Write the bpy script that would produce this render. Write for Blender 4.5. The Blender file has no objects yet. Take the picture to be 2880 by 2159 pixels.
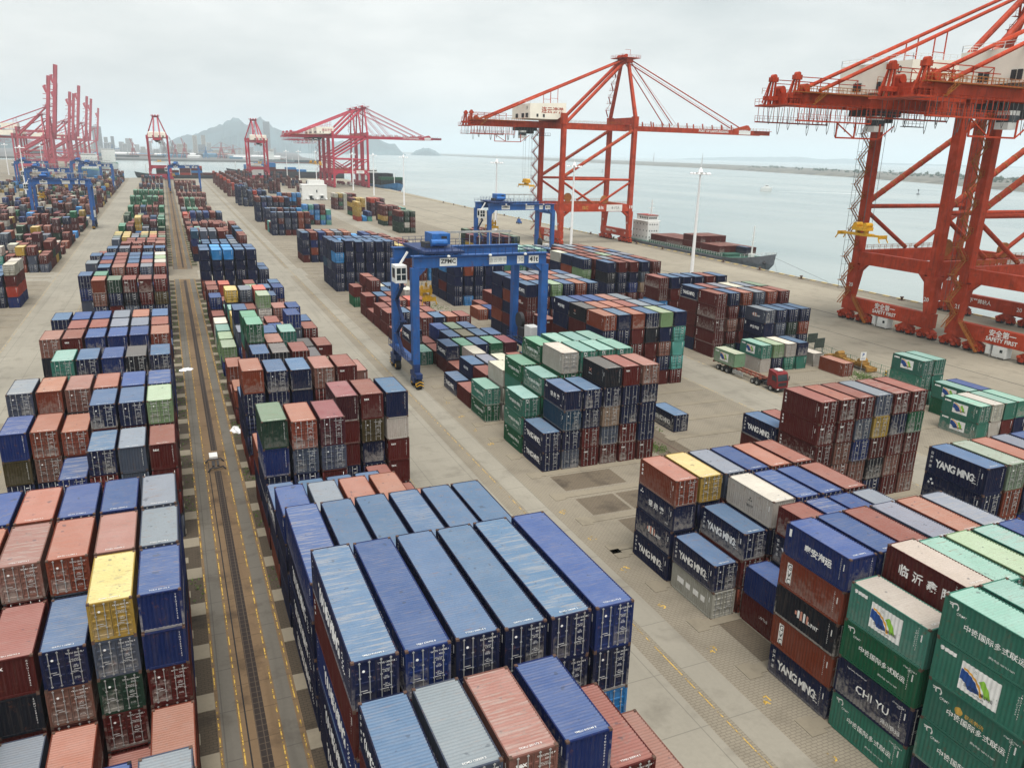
import bpy, bmesh, math, random
import numpy as np
from mathutils import Vector, Matrix
sc = bpy.context.scene
C = sc.collection
R = math.radians
PI = math.pi
# ------------------------------------------------------------------ camera
cam = bpy.data.objects.new("camera", bpy.data.cameras.new("camera"))
C.objects.link(cam); sc.camera = cam
YAW, PITCH, ROLL, FPX, CAMH = R(23.757), R(16.71), R(1.409), 2162.4, 38.82
fw = Vector((math.sin(YAW)*math.cos(PITCH), math.cos(YAW)*math.cos(PITCH), -math.sin(PITCH)))
rt = Vector((math.cos(YAW), -math.sin(YAW), 0)); up = rt.cross(fw)
r2 = rt*math.cos(ROLL)+up*math.sin(ROLL); u2 = -rt*math.sin(ROLL)+up*math.cos(ROLL)
cam.matrix_world = Matrix(((r2.x, u2.x, -fw.x, 0), (r2.y, u2.y, -fw.y, 0), (r2.z, u2.z, -fw.z, CAMH), (0, 0, 0, 1)))
cam.data.sensor_width = 36; cam.data.lens = FPX/2880*36
cam.data.clip_start = 0.5; cam.data.clip_end = 60000
# ------------------------------------------------------------------ world: overcast sky
SUN_EL, SUN_AZ = 70, 190          # azimuth measured from +y clockwise
w = bpy.data.worlds.new("World"); sc.world = w; w.use_nodes = True
nt = w.node_tree; nt.nodes.clear()
def N(t, typ, **k):
    n = t.nodes.new(typ)
    for a, b in k.items():
        if a in n.inputs: n.inputs[a].default_value = b
        else: setattr(n, a, b)
    return n
out = N(nt, 'ShaderNodeOutputWorld')
sky = N(nt, 'ShaderNodeTexSky'); sky.sky_type = 'NISHITA'; sky.sun_disc = False
sky.sun_elevation = R(SUN_EL); sky.sun_rotation = R(SUN_AZ); sky.air_density = 2; sky.dust_density = 5
bg1 = N(nt, 'ShaderNodeBackground', Strength=0.10); nt.links.new(sky.outputs[0], bg1.inputs[0])
tc = N(nt, 'ShaderNodeTexCoord'); mp = N(nt, 'ShaderNodeMapping'); mp.inputs['Scale'].default_value = (1, 1, 3.2)
nz = N(nt, 'ShaderNodeTexNoise', Scale=2.3, Detail=7.0, Roughness=0.58)
nt.links.new(tc.outputs['Generated'], mp.inputs[0]); nt.links.new(mp.outputs[0], nz.inputs[0])
cr = N(nt, 'ShaderNodeValToRGB'); e = cr.color_ramp.elements
e[0].position = .30; e[0].color = (.60, .645, .66, 1); e[1].position = .60; e[1].color = (.92, .935, .93, 1)
nt.links.new(nz.outputs[0], cr.inputs[0])
bg2 = N(nt, 'ShaderNodeBackground', Strength=0.80); nt.links.new(cr.outputs[0], bg2.inputs[0])
mx = N(nt, 'ShaderNodeMixShader', Fac=0.86); nt.links.new(bg1.outputs[0], mx.inputs[1]); nt.links.new(bg2.outputs[0], mx.inputs[2])
nt.links.new(mx.outputs[0], out.inputs[0])
sl = bpy.data.lights.new("sun", 'SUN'); sl.energy = 2.6; sl.angle = R(30); sl.color = (1, .965, .92)
sun = bpy.data.objects.new("sun", sl); C.objects.link(sun)
sd = Vector((math.sin(R(SUN_AZ))*math.cos(R(SUN_EL)), math.cos(R(SUN_AZ))*math.cos(R(SUN_EL)), math.sin(R(SUN_EL))))
sun.rotation_euler = sd.to_track_quat('Z', 'Y').to_euler()
sc.view_settings.view_transform = 'Standard'; sc.view_settings.look = 'None'
sc.view_settings.exposure = 0.5; sc.view_settings.gamma = 1
try:
    sc.cycles.use_denoising = True; sc.cycles.max_bounces = 5; sc.cycles.diffuse_bounces = 1; sc.cycles.glossy_bounces = 2
    sc.cycles.volume_bounces = 2; sc.cycles.transmission_bounces = 2; sc.cycles.transparent_max_bounces = 12; sc.cycles.caustics_reflective = False
except Exception: pass
# ------------------------------------------------------------------ survey grid -> scene (the yard rows are not perfectly parallel)
_WC = [[-0.00328, 0.001], [1.00033, -0.00047], [-0.00396, 0.99959], [-0.0302, -0.00067], [0.02045, -0.03284], [7e-05, 0.01911], [-0.0018, 0.00164], [0.00042, -0.00176], [-1e-05, 0.00051]]
def W(x, y):
    a, b = x/100, y/100
    f = (1, a, b, a*a, a*b, b*b, a*a*b, a*b*b, b**3)
    return (100*sum(p*c[0] for p, c in zip(f, _WC)), 100*sum(p*c[1] for p, c in zip(f, _WC)))
# ------------------------------------------------------------------ object helpers
def tag(o, label=None, cat=None, group=None, kind=None):
    if label: o['label'] = label
    if cat: o['category'] = cat
    if group: o['group'] = group
    if kind: o['kind'] = kind
    return o
def empty(name, loc, label, cat, group=None, rz=0):
    o = bpy.data.objects.new(name, None); C.objects.link(o); o.location = loc; o.rotation_euler = (0, 0, rz)
    o.empty_display_size = .5
    return tag(o, label, cat, group)
def link(name, mesh, parent=None):
    o = bpy.data.objects.new(name, mesh); C.objects.link(o)
    if parent: o.parent = parent
    return o
def copy_tree(o, parent=None):
    c = o.copy(); C.objects.link(c)
    if parent: c.parent = parent
    for ch in list(o.children): copy_tree(ch, c)
    return c
_txt = {}
def text2d(s, size=1.0, bold=0.0, align='CENTER', sp=1.0):
    k = (s, bold, align, sp)
    if k not in _txt:
        cu = bpy.data.curves.new("lettering", 'FONT'); cu.body = s; cu.align_x = align; cu.align_y = 'CENTER'; cu.resolution_u = 2
        cu.offset = bold; cu.space_character = sp
        o = bpy.data.objects.new("lettering", cu); C.objects.link(o)
        bpy.context.view_layer.update()
        me = bpy.data.meshes.new_from_object(o.evaluated_get(bpy.context.evaluated_depsgraph_get()))
        _txt[k] = ([v.co[:2] for v in me.vertices], [tuple(p.vertices) for p in me.polygons])
        bpy.data.objects.remove(o); bpy.data.curves.remove(cu); bpy.data.meshes.remove(me)
    v, f = _txt[k]
    return [(a*size, b*size) for a, b in v], f
class MB:
    def __init__(s): s.v = []; s.f = []; s.m = []
    def add(s, vs, fs, m=0):
        b = len(s.v); s.v += [tuple(p) for p in vs]; s.f += [tuple(b+i for i in f) for f in fs]; s.m += [m]*len(fs); return s
    def box(s, x0, x1, y0, y1, z0, z1, m=0):
        return s.add([(x0, y0, z0), (x1, y0, z0), (x1, y1, z0), (x0, y1, z0), (x0, y0, z1), (x1, y0, z1), (x1, y1, z1), (x0, y1, z1)],
                     [(0, 3, 2, 1), (4, 5, 6, 7), (0, 1, 5, 4), (1, 2, 6, 5), (2, 3, 7, 6), (3, 0, 4, 7)], m)
    def frustum(s, p, q, w0, h0, w1, h1, m=0, upv=(0, 0, 1)):
        p = Vector(p); q = Vector(q); d = (q-p).normalized(); u = Vector(upv)
        if abs(d.dot(u)) > .98: u = Vector((1, 0, 0))
        a = d.cross(u).normalized(); b = a.cross(d)
        vs = []
        for c, ww, hh in ((p, w0/2, h0/2), (q, w1/2, h1/2)):
            for sx, sy in ((-1, -1), (1, -1), (1, 1), (-1, 1)): vs.append(c+a*sx*ww+b*sy*hh)
        return s.add(vs, [(0, 3, 2, 1), (4, 5, 6, 7), (0, 1, 5, 4), (1, 2, 6, 5), (2, 3, 7, 6), (3, 0, 4, 7)], m)
    def beam(s, p, q, ww, hh=None, m=0, upv=(0, 0, 1)):
        hh = hh or ww; return s.frustum(p, q, ww, hh, ww, hh, m, upv)
    def tube(s, p, q, r, n=8, m=0, r1=None):
        p = Vector(p); q = Vector(q); d = (q-p).normalized(); u = Vector((0, 0, 1))
        if abs(d.dot(u)) > .95: u = Vector((1, 0, 0))
        a = d.cross(u).normalized(); b = a.cross(d); r1 = r if r1 is None else r1
        vs = [c+a*rr*math.cos(2*PI*i/n)+b*rr*math.sin(2*PI*i/n) for c, rr in ((p, r), (q, r1)) for i in range(n)]
        fs = [(i, (i+1) % n, n+(i+1) % n, n+i) for i in range(n)]+[tuple(range(n))[::-1], tuple(range(n, 2*n))]
        return s.add(vs, fs, m)
    def path(s, pts, r, n=5, m=0):
        for a, b in zip(pts, pts[1:]): s.tube(a, b, r, n, m)
        return s
    def rail(s, p, q, h=1.1, step=1.6, r=.035, m=0):
        p = Vector(p); q = Vector(q); L = (q-p).length; k = max(1, int(L/step)); z = Vector((0, 0, 1))
        for i in range(k+1): a = p.lerp(q, i/k); s.beam(a, a+z*h, r*2, m=m)
        for hh in (h, h*.55): s.beam(p+z*hh, q+z*hh, r*1.7, m=m)
        return s
    def text(s, t, size, o, right, upv, m=0, bold=0.0, align='CENTER', sp=1.0):
        v, f = text2d(t, size, bold, align, sp); o = Vector(o); a = Vector(right).normalized(); b = Vector(upv).normalized()
        return s.add([o+a*x+b*y for x, y in v], f, m)
    def lathe(s, prof, o=(0, 0, 0), n=12, m=0):
        vs = [(o[0]+r*math.cos(2*PI*i/n), o[1]+r*math.sin(2*PI*i/n), o[2]+z) for r, z in prof for i in range(n)]
        fs = [(j*n+i, j*n+(i+1) % n, (j+1)*n+(i+1) % n, (j+1)*n+i) for j in range(len(prof)-1) for i in range(n)]
        fs += [tuple(range(n))[::-1], tuple(range((len(prof)-1)*n, len(prof)*n))]
        return s.add(vs, fs, m)
    def mesh(s, name, mats):
        me = bpy.data.meshes.new(name); me.from_pydata(s.v, [], s.f)
        for mt in (mats if isinstance(mats, (list, tuple)) else [mats]): me.materials.append(mt)
        if any(s.m): me.polygons.foreach_set('material_index', s.m)
        me.update(); return me
    def build(s, name, mats, parent=None): return link(name, s.mesh(name, mats), parent)
# ------------------------------------------------------------------ materials
def newmat(name):
    m = bpy.data.materials.new(name); m.use_nodes = True; t = m.node_tree; t.nodes.clear()
    o = N(t, 'ShaderNodeOutputMaterial'); b = N(t, 'ShaderNodeBsdfPrincipled'); t.links.new(b.outputs[0], o.inputs[0]); return m, t, b
def mixc(t, fac, a, b, mode='MIX'):
    n = t.nodes.new('ShaderNodeMix'); n.data_type = 'RGBA'; n.blend_type = mode
    for sck, v in ((n.inputs[0], fac), (n.inputs[6], a), (n.inputs[7], b)):
        if isinstance(v, bpy.types.NodeSocket): t.links.new(v, sck)
        elif isinstance(v, (int, float)): sck.default_value = v
        else: sck.default_value = tuple(v)+((1,) if len(v) == 3 else ())
    return n.outputs[2]
def math_(t, op, a, b=None, c=None):
    n = t.nodes.new('ShaderNodeMath'); n.operation = op
    for i, v in enumerate((a, b, c)):
        if v is None: continue
        if isinstance(v, bpy.types.NodeSocket): t.links.new(v, n.inputs[i])
        else: n.inputs[i].default_value = v
    return n.outputs[0]
def coord(t, kind='Object', scale=(1, 1, 1), rnd=False, loc=(0, 0, 0)):
    tc = N(t, 'ShaderNodeTexCoord'); mp = N(t, 'ShaderNodeMapping'); mp.inputs['Scale'].default_value = scale; mp.inputs['Location'].default_value = loc
    src = tc.outputs[kind]
    if rnd:
        oi = N(t, 'ShaderNodeObjectInfo'); v = math_(t, 'MULTIPLY', oi.outputs['Random'], 173.0)
        va = t.nodes.new('ShaderNodeVectorMath'); va.operation = 'ADD'; t.links.new(src, va.inputs[0]); t.links.new(v, va.inputs[1]); src = va.outputs[0]
    t.links.new(src, mp.inputs[0]); return mp.outputs[0]
def noise(t, vec, scale, detail=4, rough=.55):
    n = N(t, 'ShaderNodeTexNoise', Scale=float(scale), Detail=float(detail), Roughness=float(rough)); t.links.new(vec, n.inputs[0]); return n.outputs[0]
def ramp(t, fac, *st):
    n = t.nodes.new('ShaderNodeValToRGB'); el = n.color_ramp.elements
    while len(el) < len(st): el.new(.5)
    for q, (p, c) in zip(el, st): q.position = p; q.color = (c, c, c, 1) if isinstance(c, (int, float)) else tuple(c)+(1,)
    t.links.new(fac, n.inputs[0]); return n.outputs[0]
def bump(t, b, h, strength=.3, dist=.05):
    n = N(t, 'ShaderNodeBump', Strength=float(strength), Distance=float(dist)); t.links.new(h, n.inputs['Height']); t.links.new(n.outputs[0], b.inputs['Normal'])
def simple(name, col, rough=.6, metal=0, var=.25, scale=1.5, rust=0, spec=.4, streak=0):
    m, t, b = newmat(name); v = coord(t, rnd=True)
    n = noise(t, v, scale, 5); c = mixc(t, ramp(t, n, (.3, 0), (.7, 1)), [q*(1-var) for q in col], [min(1, q*(1+var)) for q in col])
    if rust:
        n2 = noise(t, v, scale*3.1, 8, .7); c = mixc(t, math_(t, 'MULTIPLY', ramp(t, n2, (.56, 0), (.68, 1)), rust), c, (.10, .04, .02))
    if streak:
        sv = N(t, 'ShaderNodeMapping'); sv.inputs['Scale'].default_value = (1.4, 1.4, .12); t.links.new(v, sv.inputs[0])
        c = mixc(t, math_(t, 'MULTIPLY', ramp(t, noise(t, sv.outputs[0], 1.3, 6, .65), (.48, 0), (.72, 1)), streak), c, [q*.35+.012 for q in col])
        c = mixc(t, math_(t, 'MULTIPLY', ramp(t, noise(t, v, .5, 3), (.5, 0), (.7, 1)), streak*.5), c, [min(1, q*1.15+.05) for q in col])
    t.links.new(c, b.inputs['Base Color']); b.inputs['Roughness'].default_value = rough; b.inputs['Metallic'].default_value = metal
    b.inputs['Specular IOR Level'].default_value = spec
    return m
def paint_mat(name, roof=False, stuff=False):
    m, t, b = newmat(name)
    if stuff: at = N(t, 'ShaderNodeAttribute', attribute_name='roofcol' if roof else 'wallcol'); base = at.outputs['Color']; rn = None
    else:
        oi = N(t, 'ShaderNodeObjectInfo'); base = oi.outputs['Color']; rn = oi.outputs['Random']
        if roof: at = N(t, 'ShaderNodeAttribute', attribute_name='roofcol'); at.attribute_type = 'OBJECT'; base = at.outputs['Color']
    v = coord(t, rnd=not stuff)
    big = noise(t, v, .55, 3); mid = noise(t, v, 2.3, 6, .65); fine = noise(t, v, 9, 6, .7)
    st = N(t, 'ShaderNodeMapping'); t.links.new(v, st.inputs[0])
    st.inputs['Scale'].default_value = (.5, 7.5, 1) if roof else (3.2, 3.2, .22)
    streak = noise(t, st.outputs[0], 1.6, 6, .65)
    hs = N(t, 'ShaderNodeHueSaturation', Saturation=.78, Value=1.35 if not roof else 1.22); t.links.new(base, hs.inputs['Color'])
    c = mixc(t, math_(t, 'MULTIPLY', ramp(t, big, (.38, 0), (.68, 1)), .4 if roof else .35), base, hs.outputs[0])
    if roof:
        rr = math_(t, 'FRACT', math_(t, 'MULTIPLY', rn, 7.31)) if rn is not None else .5
        c = mixc(t, math_(t, 'MULTIPLY', ramp(t, streak, (.46, 0), (.72, 1)), math_(t, 'MULTIPLY', rr, .30)), c, (.33, .30, .27))
        c = mixc(t, math_(t, 'MULTIPLY', ramp(t, mid, (.56, 0), (.66, 1)), math_(t, 'MULTIPLY_ADD', rr, -.5, .5)), c, (.22, .19, .17))
        sp_ = noise(t, v, 1.7, 2, .4); c = mixc(t, math_(t, 'MULTIPLY', ramp(t, sp_, (.70, 0), (.73, 1)), .5), c, (.05, .06, .08))
        c = mixc(t, math_(t, 'MULTIPLY', ramp(t, streak, (.60, 0), (.70, 1)), math_(t, 'MULTIPLY_ADD', rr, -.6, .8)), c, (.25, .115, .065))
        if rn is not None:
            c = mixc(t, math_(t, 'MULTIPLY', ramp(t, noise(t, st.outputs[0], .8, 6, .7), (.50, 0), (.60, 1)), ramp(t, rn, (.86, 0), (.95, .42))), c, (.42, .39, .35))
            ob = N(t, 'ShaderNodeTexCoord'); sx = t.nodes.new('ShaderNodeSeparateXYZ'); t.links.new(ob.outputs['Object'], sx.inputs[0])
            ed = math_(t, 'MULTIPLY_ADD', noise(t, v, 1.4, 5, .7), .55, math_(t, 'ABSOLUTE', sx.outputs[0]))
            c = mixc(t, math_(t, 'MULTIPLY', ramp(t, math_(t, 'MULTIPLY', ed, .5), (.0, 0), (.70, 0), (.80, 1)), .5), c, (.27, .24, .21))
    else:
        c = mixc(t, math_(t, 'MULTIPLY', ramp(t, streak, (.5, 0), (.75, 1)), .3), c, (.14, .105, .08))
        if rn is not None:
            ob = N(t, 'ShaderNodeTexCoord'); sx = t.nodes.new('ShaderNodeSeparateXYZ'); t.links.new(ob.outputs['Object'], sx.inputs[0])
            lowz = math_(t, 'MULTIPLY_ADD', sx.outputs[2], -.14, .36)
            ch = math_(t, 'MULTIPLY', ramp(t, math_(t, 'ADD', mid, lowz), (.62, 0), (.86, 1)), ramp(t, rn, (.60, 0), (.9, .62)))
            c = mixc(t, ch, c, (.40, .37, .33))
        c = mixc(t, math_(t, 'MULTIPLY', ramp(t, mid, (.60, 0), (.69, 1)), .42), c, (.16, .06, .03))
    c = mixc(t, math_(t, 'MULTIPLY', ramp(t, fine, (.63, 0), (.72, 1)), .6), c, (.12, .05, .03))
    c = mixc(t, math_(t, 'MULTIPLY', fine, .3), c, (.02, .02, .02), 'OVERLAY')
    t.links.new(c, b.inputs['Base Color']); b.inputs['Roughness'].default_value = .7 if not roof else .55; b.inputs['Specular IOR Level'].default_value = .2 if not roof else .3
    bump(t, b, mid, .12, .02)
    return m
def wear(m, amt, scale=2.5):
    t = m.node_tree; o = [n for n in t.nodes if n.type == 'OUTPUT_MATERIAL'][0]; b = [n for n in t.nodes if n.type == 'BSDF_PRINCIPLED'][0]
    tr = N(t, 'ShaderNodeBsdfTransparent'); mx = N(t, 'ShaderNodeMixShader'); n = noise(t, coord(t, 'Object'), scale, 6, .7)
    t.links.new(ramp(t, n, (amt-.04, 1), (amt+.05, 0)), mx.inputs[0]); t.links.new(b.outputs[0], mx.inputs[1]); t.links.new(tr.outputs[0], mx.inputs[2]); t.links.new(mx.outputs[0], o.inputs[0])
PAINT, ROOF = paint_mat('container_paint'), paint_mat('container_roof_paint', True)
PAINTS, ROOFS = paint_mat('container_paint_far', stuff=True), paint_mat('container_roof_paint_far', True, True)
M = {}
M['gasket'] = simple('rubber_and_underframe', (.012, .012, .013), .8)
M['bar'] = simple('galvanised_bar', (.34, .34, .33), .5, .2, rust=.2)
M['white'] = simple('white_lettering', (.78, .77, .74), .6, rust=.25, var=.1)
M['black'] = simple('black_lettering', (.02, .02, .02), .7)
M['castrust'] = simple('corner_casting_rust', (.09, .05, .035), .8, rust=.6)
M['navyp'] = simple('navy_logo_paint', (.01, .06, .25), .6); M['orangep'] = simple('orange_logo_paint', (.75, .35, .03), .6); M['greenp'] = simple('green_logo_paint', (.25, .52, .05), .6)
M['yellow'] = simple('yellow_line_paint', (.52, .33, .06), .8, var=.35, scale=3)
wear(M['yellow'], .50, 1.3); wear(M['white'], .33, 3.5)
M['salmon'] = simple('salmon_logo_paint', (.55, .25, .18), .7, rust=.8)
M['goldp'] = simple('gold_logo_paint', (.55, .33, .06), .6)
M['stsred'] = simple('crane_red_paint', (.42, .046, .013), .6, var=.2, scale=.25, rust=.7, spec=.2, streak=.75)
M['stscrimson'] = simple('crane_crimson_paint', (.42, .022, .05), .5, var=.12, scale=.2, rust=.2)
M['stsrose'] = simple('crane_rose_paint', (.42, .075, .10), .6, var=.12, scale=.2)
M['orail'] = simple('orange_railing', (.34, .115, .018), .6)
M['grail'] = simple('grey_railing', (.35, .35, .34), .6)
M['cream'] = simple('cream_cladding', (.86, .81, .69), .55, var=.06, scale=.3)
M['rtgblue'] = simple('gantry_blue_paint', (.013, .085, .29), .55, var=.2, scale=.35, rust=.6, streak=.5)
M['rtgdark'] = simple('gantry_dark_blue', (.010, .03, .11), .55)
M['rtglight'] = simple('gantry_light_blue', (.015, .12, .38), .5, streak=.5)
M['dark'] = simple('dark_machinery', (.025, .025, .028), .6)
M['wire'] = simple('steel_wire', (.10, .10, .10), .5)
M['yel'] = simple('spreader_yellow', (.72, .38, .015), .45, rust=.6)
M['lampwhite'] = simple('mast_white', (.80, .80, .80), .4, var=.04)
M['glass'] = simple('dark_window_glass', (.02, .03, .035), .12, var=.05)
M['tyre'] = simple('tyre_rubber', (.015, .015, .015), .85)
M['truckred'] = simple('truck_red', (.17, .010, .012), .35, var=.08)
M['yelrust'] = simple('rusty_yellow', (.30, .16, .03), .7, rust=.9, scale=2.5)
M['chassis'] = simple('rusty_chassis', (.20, .06, .035), .7, rust=.6)
M['shipgrey'] = simple('hull_grey', (.16, .17, .19), .5, rust=.5, scale=.5)
M['shipblack'] = simple('hull_black', (.02, .022, .03), .5)
M['shipblue'] = simple('hull_blue', (.02, .14, .32), .5, rust=.3, scale=.4)
M['antifoul'] = simple('antifouling_red', (.30, .04, .03), .7)
M['offwhite'] = simple('off_white_paint', (.72, .72, .69), .5, var=.06, rust=.2, scale=.6)
M['deckgreen'] = simple('deck_green', (.03, .10, .07), .7)
M['wood'] = simple('rubber_fender', (.03, .03, .03), .9)
M['leaf'] = simple('foliage', (.05, .085, .04), .9, var=.5, scale=.4)
M['bark'] = simple('bark', (.10, .07, .05), .9)
M['kerby'] = simple('kerb_yellow', (.55, .42, .18), .8, var=.2); M['kerbg'] = simple('kerb_concrete', (.33, .30, .25), .85)
M['film'] = simple('white_plastic_sheet', (.80, .80, .80), .4, var=.08)
M['signgrey'] = simple('signboard_dark_green', (.04, .055, .045), .7)
# ------------------------------------------------------------------ shipping containers
CW, GAPX = 2.438, 2.8
PAL = dict(n=((.0045, .012, .062), (.135, .225, .37)), b=((.007, .028, .165), (.085, .145, .34)), u=((.02, .26, .66), (.13, .45, .82)),  # wall tone, roof tone: roofs paler from paint fade plus painted-in sky light
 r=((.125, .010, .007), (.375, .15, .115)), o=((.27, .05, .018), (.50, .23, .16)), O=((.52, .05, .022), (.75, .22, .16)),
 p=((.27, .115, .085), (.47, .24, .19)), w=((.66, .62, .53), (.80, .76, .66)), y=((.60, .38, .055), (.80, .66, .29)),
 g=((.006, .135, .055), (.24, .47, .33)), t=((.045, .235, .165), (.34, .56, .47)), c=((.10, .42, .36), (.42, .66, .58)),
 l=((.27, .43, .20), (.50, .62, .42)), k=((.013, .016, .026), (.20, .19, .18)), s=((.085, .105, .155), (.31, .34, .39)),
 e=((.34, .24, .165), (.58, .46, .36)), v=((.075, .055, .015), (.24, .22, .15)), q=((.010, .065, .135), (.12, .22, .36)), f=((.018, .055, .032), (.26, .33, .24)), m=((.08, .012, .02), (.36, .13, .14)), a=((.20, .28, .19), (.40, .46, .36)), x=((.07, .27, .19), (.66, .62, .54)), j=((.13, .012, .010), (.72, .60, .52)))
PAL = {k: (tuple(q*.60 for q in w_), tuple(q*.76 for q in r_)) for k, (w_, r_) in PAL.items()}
CNAME = dict(n='navy blue', b='blue', u='bright sky blue', r='maroon', o='rust orange', O='vivid red orange', p='weathered rust', w='off white', y='yellow', g='green',
 t='sea green', c='pale teal', l='lime green', k='charcoal', s='steel grey', e='tan', v='olive brown', q='deep teal', f='dark green', m='dark maroon', a='celadon green', x='white roofed sea green', j='cream roofed maroon')
def side_profile(u, u0, u1, pitch, depth):
    if u <= u0 or u >= u1: return 0.0
    f = ((u-u0) % pitch)/pitch
    if f < .25: return 0.0
    if f < .5: return depth*(f-.25)/.25
    if f < .75: return depth
    return depth*(1-f)/.25
def corr(mb, u0, u1, pitch, depth, fn, m=0):
    n = int(round((u1-u0)/pitch)); p = (u1-u0)/n; us = []
    for i in range(n): us += [(u0+p*(i+k/4), (0, 0, depth, depth)[k]) for k in range(4)]
    us.append((u1, 0)); vs = []
    for u, d in us: vs += list(fn(u, d))
    mb.add(vs, [(2*i, 2*i+2, 2*i+3, 2*i+1) for i in range(len(us)-1)], m); return p
def geom(L, h, end, what, lod=0):
    """one part of a container as an MB; the camera-facing short end is at -y"""
    hw = CW/2; hl = L/2; g = MB(); z0, z1 = .17, h-.09
    s = -1 if end == 'd' else 1     # door side
    if what == 'frame':
        for x in (-1, 1):
            for y in (-1, 1):
                g.box(min(x*hw, x*(hw-.13)), max(x*hw, x*(hw-.13)), min(y*hl, y*(hl-.14)), max(y*hl, y*(hl-.14)), .118, h-.118, 0)
                for z in (0, h-.118): g.box(min(x*(hw+.004), x*(hw-.17)), max(x*(hw+.004), x*(hw-.17)), min(y*(hl+.004), y*(hl-.18)), max(y*(hl+.004), y*(hl-.18)), z, z+.118, 1)
            g.box(min(x*(hw-.003), x*(hw-.08)), max(x*(hw-.003), x*(hw-.08)), -hl+.18, hl-.18, .02, z0, 0)
            g.box(min(x*(hw-.003), x*(hw-.07)), max(x*(hw-.003), x*(hw-.07)), -hl+.18, hl-.18, z1, h-.02, 0)
        for y in (-1, 1):
            g.box(-hw+.17, hw-.17, min(y*(hl-.003), y*(hl-.1)), max(y*(hl-.003), y*(hl-.1)), .02, z0, 0)
            g.box(-hw+.17, hw-.17, min(y*(hl-.003), y*(hl-.1)), max(y*(hl-.003), y*(hl-.1)), z1-.02, h-.015, 0)
        g.box(-hw+.08, hw-.08, -hl+.1, hl-.1, .10, .15, 2)
    elif what == 'side_panel':
        for x in (-1, 1):
            corr(g, -hl+.14, hl-.14, .276, .036, lambda u, d: [(x*(hw-.02-d), -x*u, z0), (x*(hw-.02-d), -x*u, z1)])
    elif what == 'roof':
        corr(g, -hl+.1, hl-.1, .209, .038, lambda u, d: [(-hw+.07, u, h-.03-d), (hw-.07, u, h-.03-d)])
    elif what == 'end_panel':
        y = -s
        corr(g, -hw+.13, hw-.13, .245, .045, lambda u, d: [(y*-u, y*(hl-.03-d), z0), (y*-u, y*(hl-.03-d), z1-.02)])
    elif what == 'door':            # one leaf, x from 0 to +1.09, on the -y end
        x0, x1 = .012, hw-.135; zb, zt = z0+.01, z1-.03
        zz = [zb, zb+.09]; n = 4; hh = (zt-zb-.18)/n
        rows = []
        for i in range(n):
            a = zb+.09+hh*i; rows += [(a, 0), (a+.09, .0), (a+.125, .032), (a+hh-.06, .032), (a+hh-.025, 0)]
        rows = [(zb, 0)]+rows+[(zt, 0)]; vs = []
        for z, d in rows: vs += [(x0+.07, -hl+.035+d, z), (x1-.07, -hl+.035+d, z)]
        g.add(vs, [(2*i, 2*i+1, 2*i+3, 2*i+2) for i in range(len(rows)-1)], 0)
        g.box(x0, x0+.07, -hl+.02, -hl+.05, zb, zt, 0); g.box(x1-.07, x1, -hl+.02, -hl+.05, zb, zt, 0)
        g.box(x0-.012, x0, -hl+.012, -hl+.045, zb, zt, 2)
        for k in (.12, .37, .62, .87): g.box(x1-.05, x1+.07, -hl+.004, -hl+.03, zb+(zt-zb)*k-.05, zb+(zt-zb)*k+.05, 0)
    elif what == 'locking_bar':
        for x in (.30, .80):
            g.tube((x, -hl-.008, z0-.04), (x, -hl-.008, z1+.03), .026, 5, 3)
            for k in (.0, .3, .66, 1.0): zz = z0+.02+(z1-z0-.06)*k; g.box(x-.06, x+.06, -hl-.022, -hl+.018, zz-.025, zz+.03, 3)
            g.beam((x, -hl-.03, 1.02+.13*(x > .5)), (x+.36*(1 if x < .5 else -1), -hl-.03, 1.02+.13*(x > .5)), .03, .03, 3)
    return g
def rot180(g):
    g.v = [(-x, -y, z) for x, y, z in g.v]; return g
SERIES = ["YMLU 410144 3", "TCKU 201172 0", "ECMU 128209 2", "GATU 114082 6", "TTNU 300914 3", "TBJU 276792 8"]
TAREL = ["MAX. GROSS\n30,480 KGS\n67,200 LBS", "TARE\n2,200 KGS\n4,850 LBS", "NET\n28,280 KGS", "CU. CAP.\n33.2 CU.M"]
_part = {}
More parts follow.
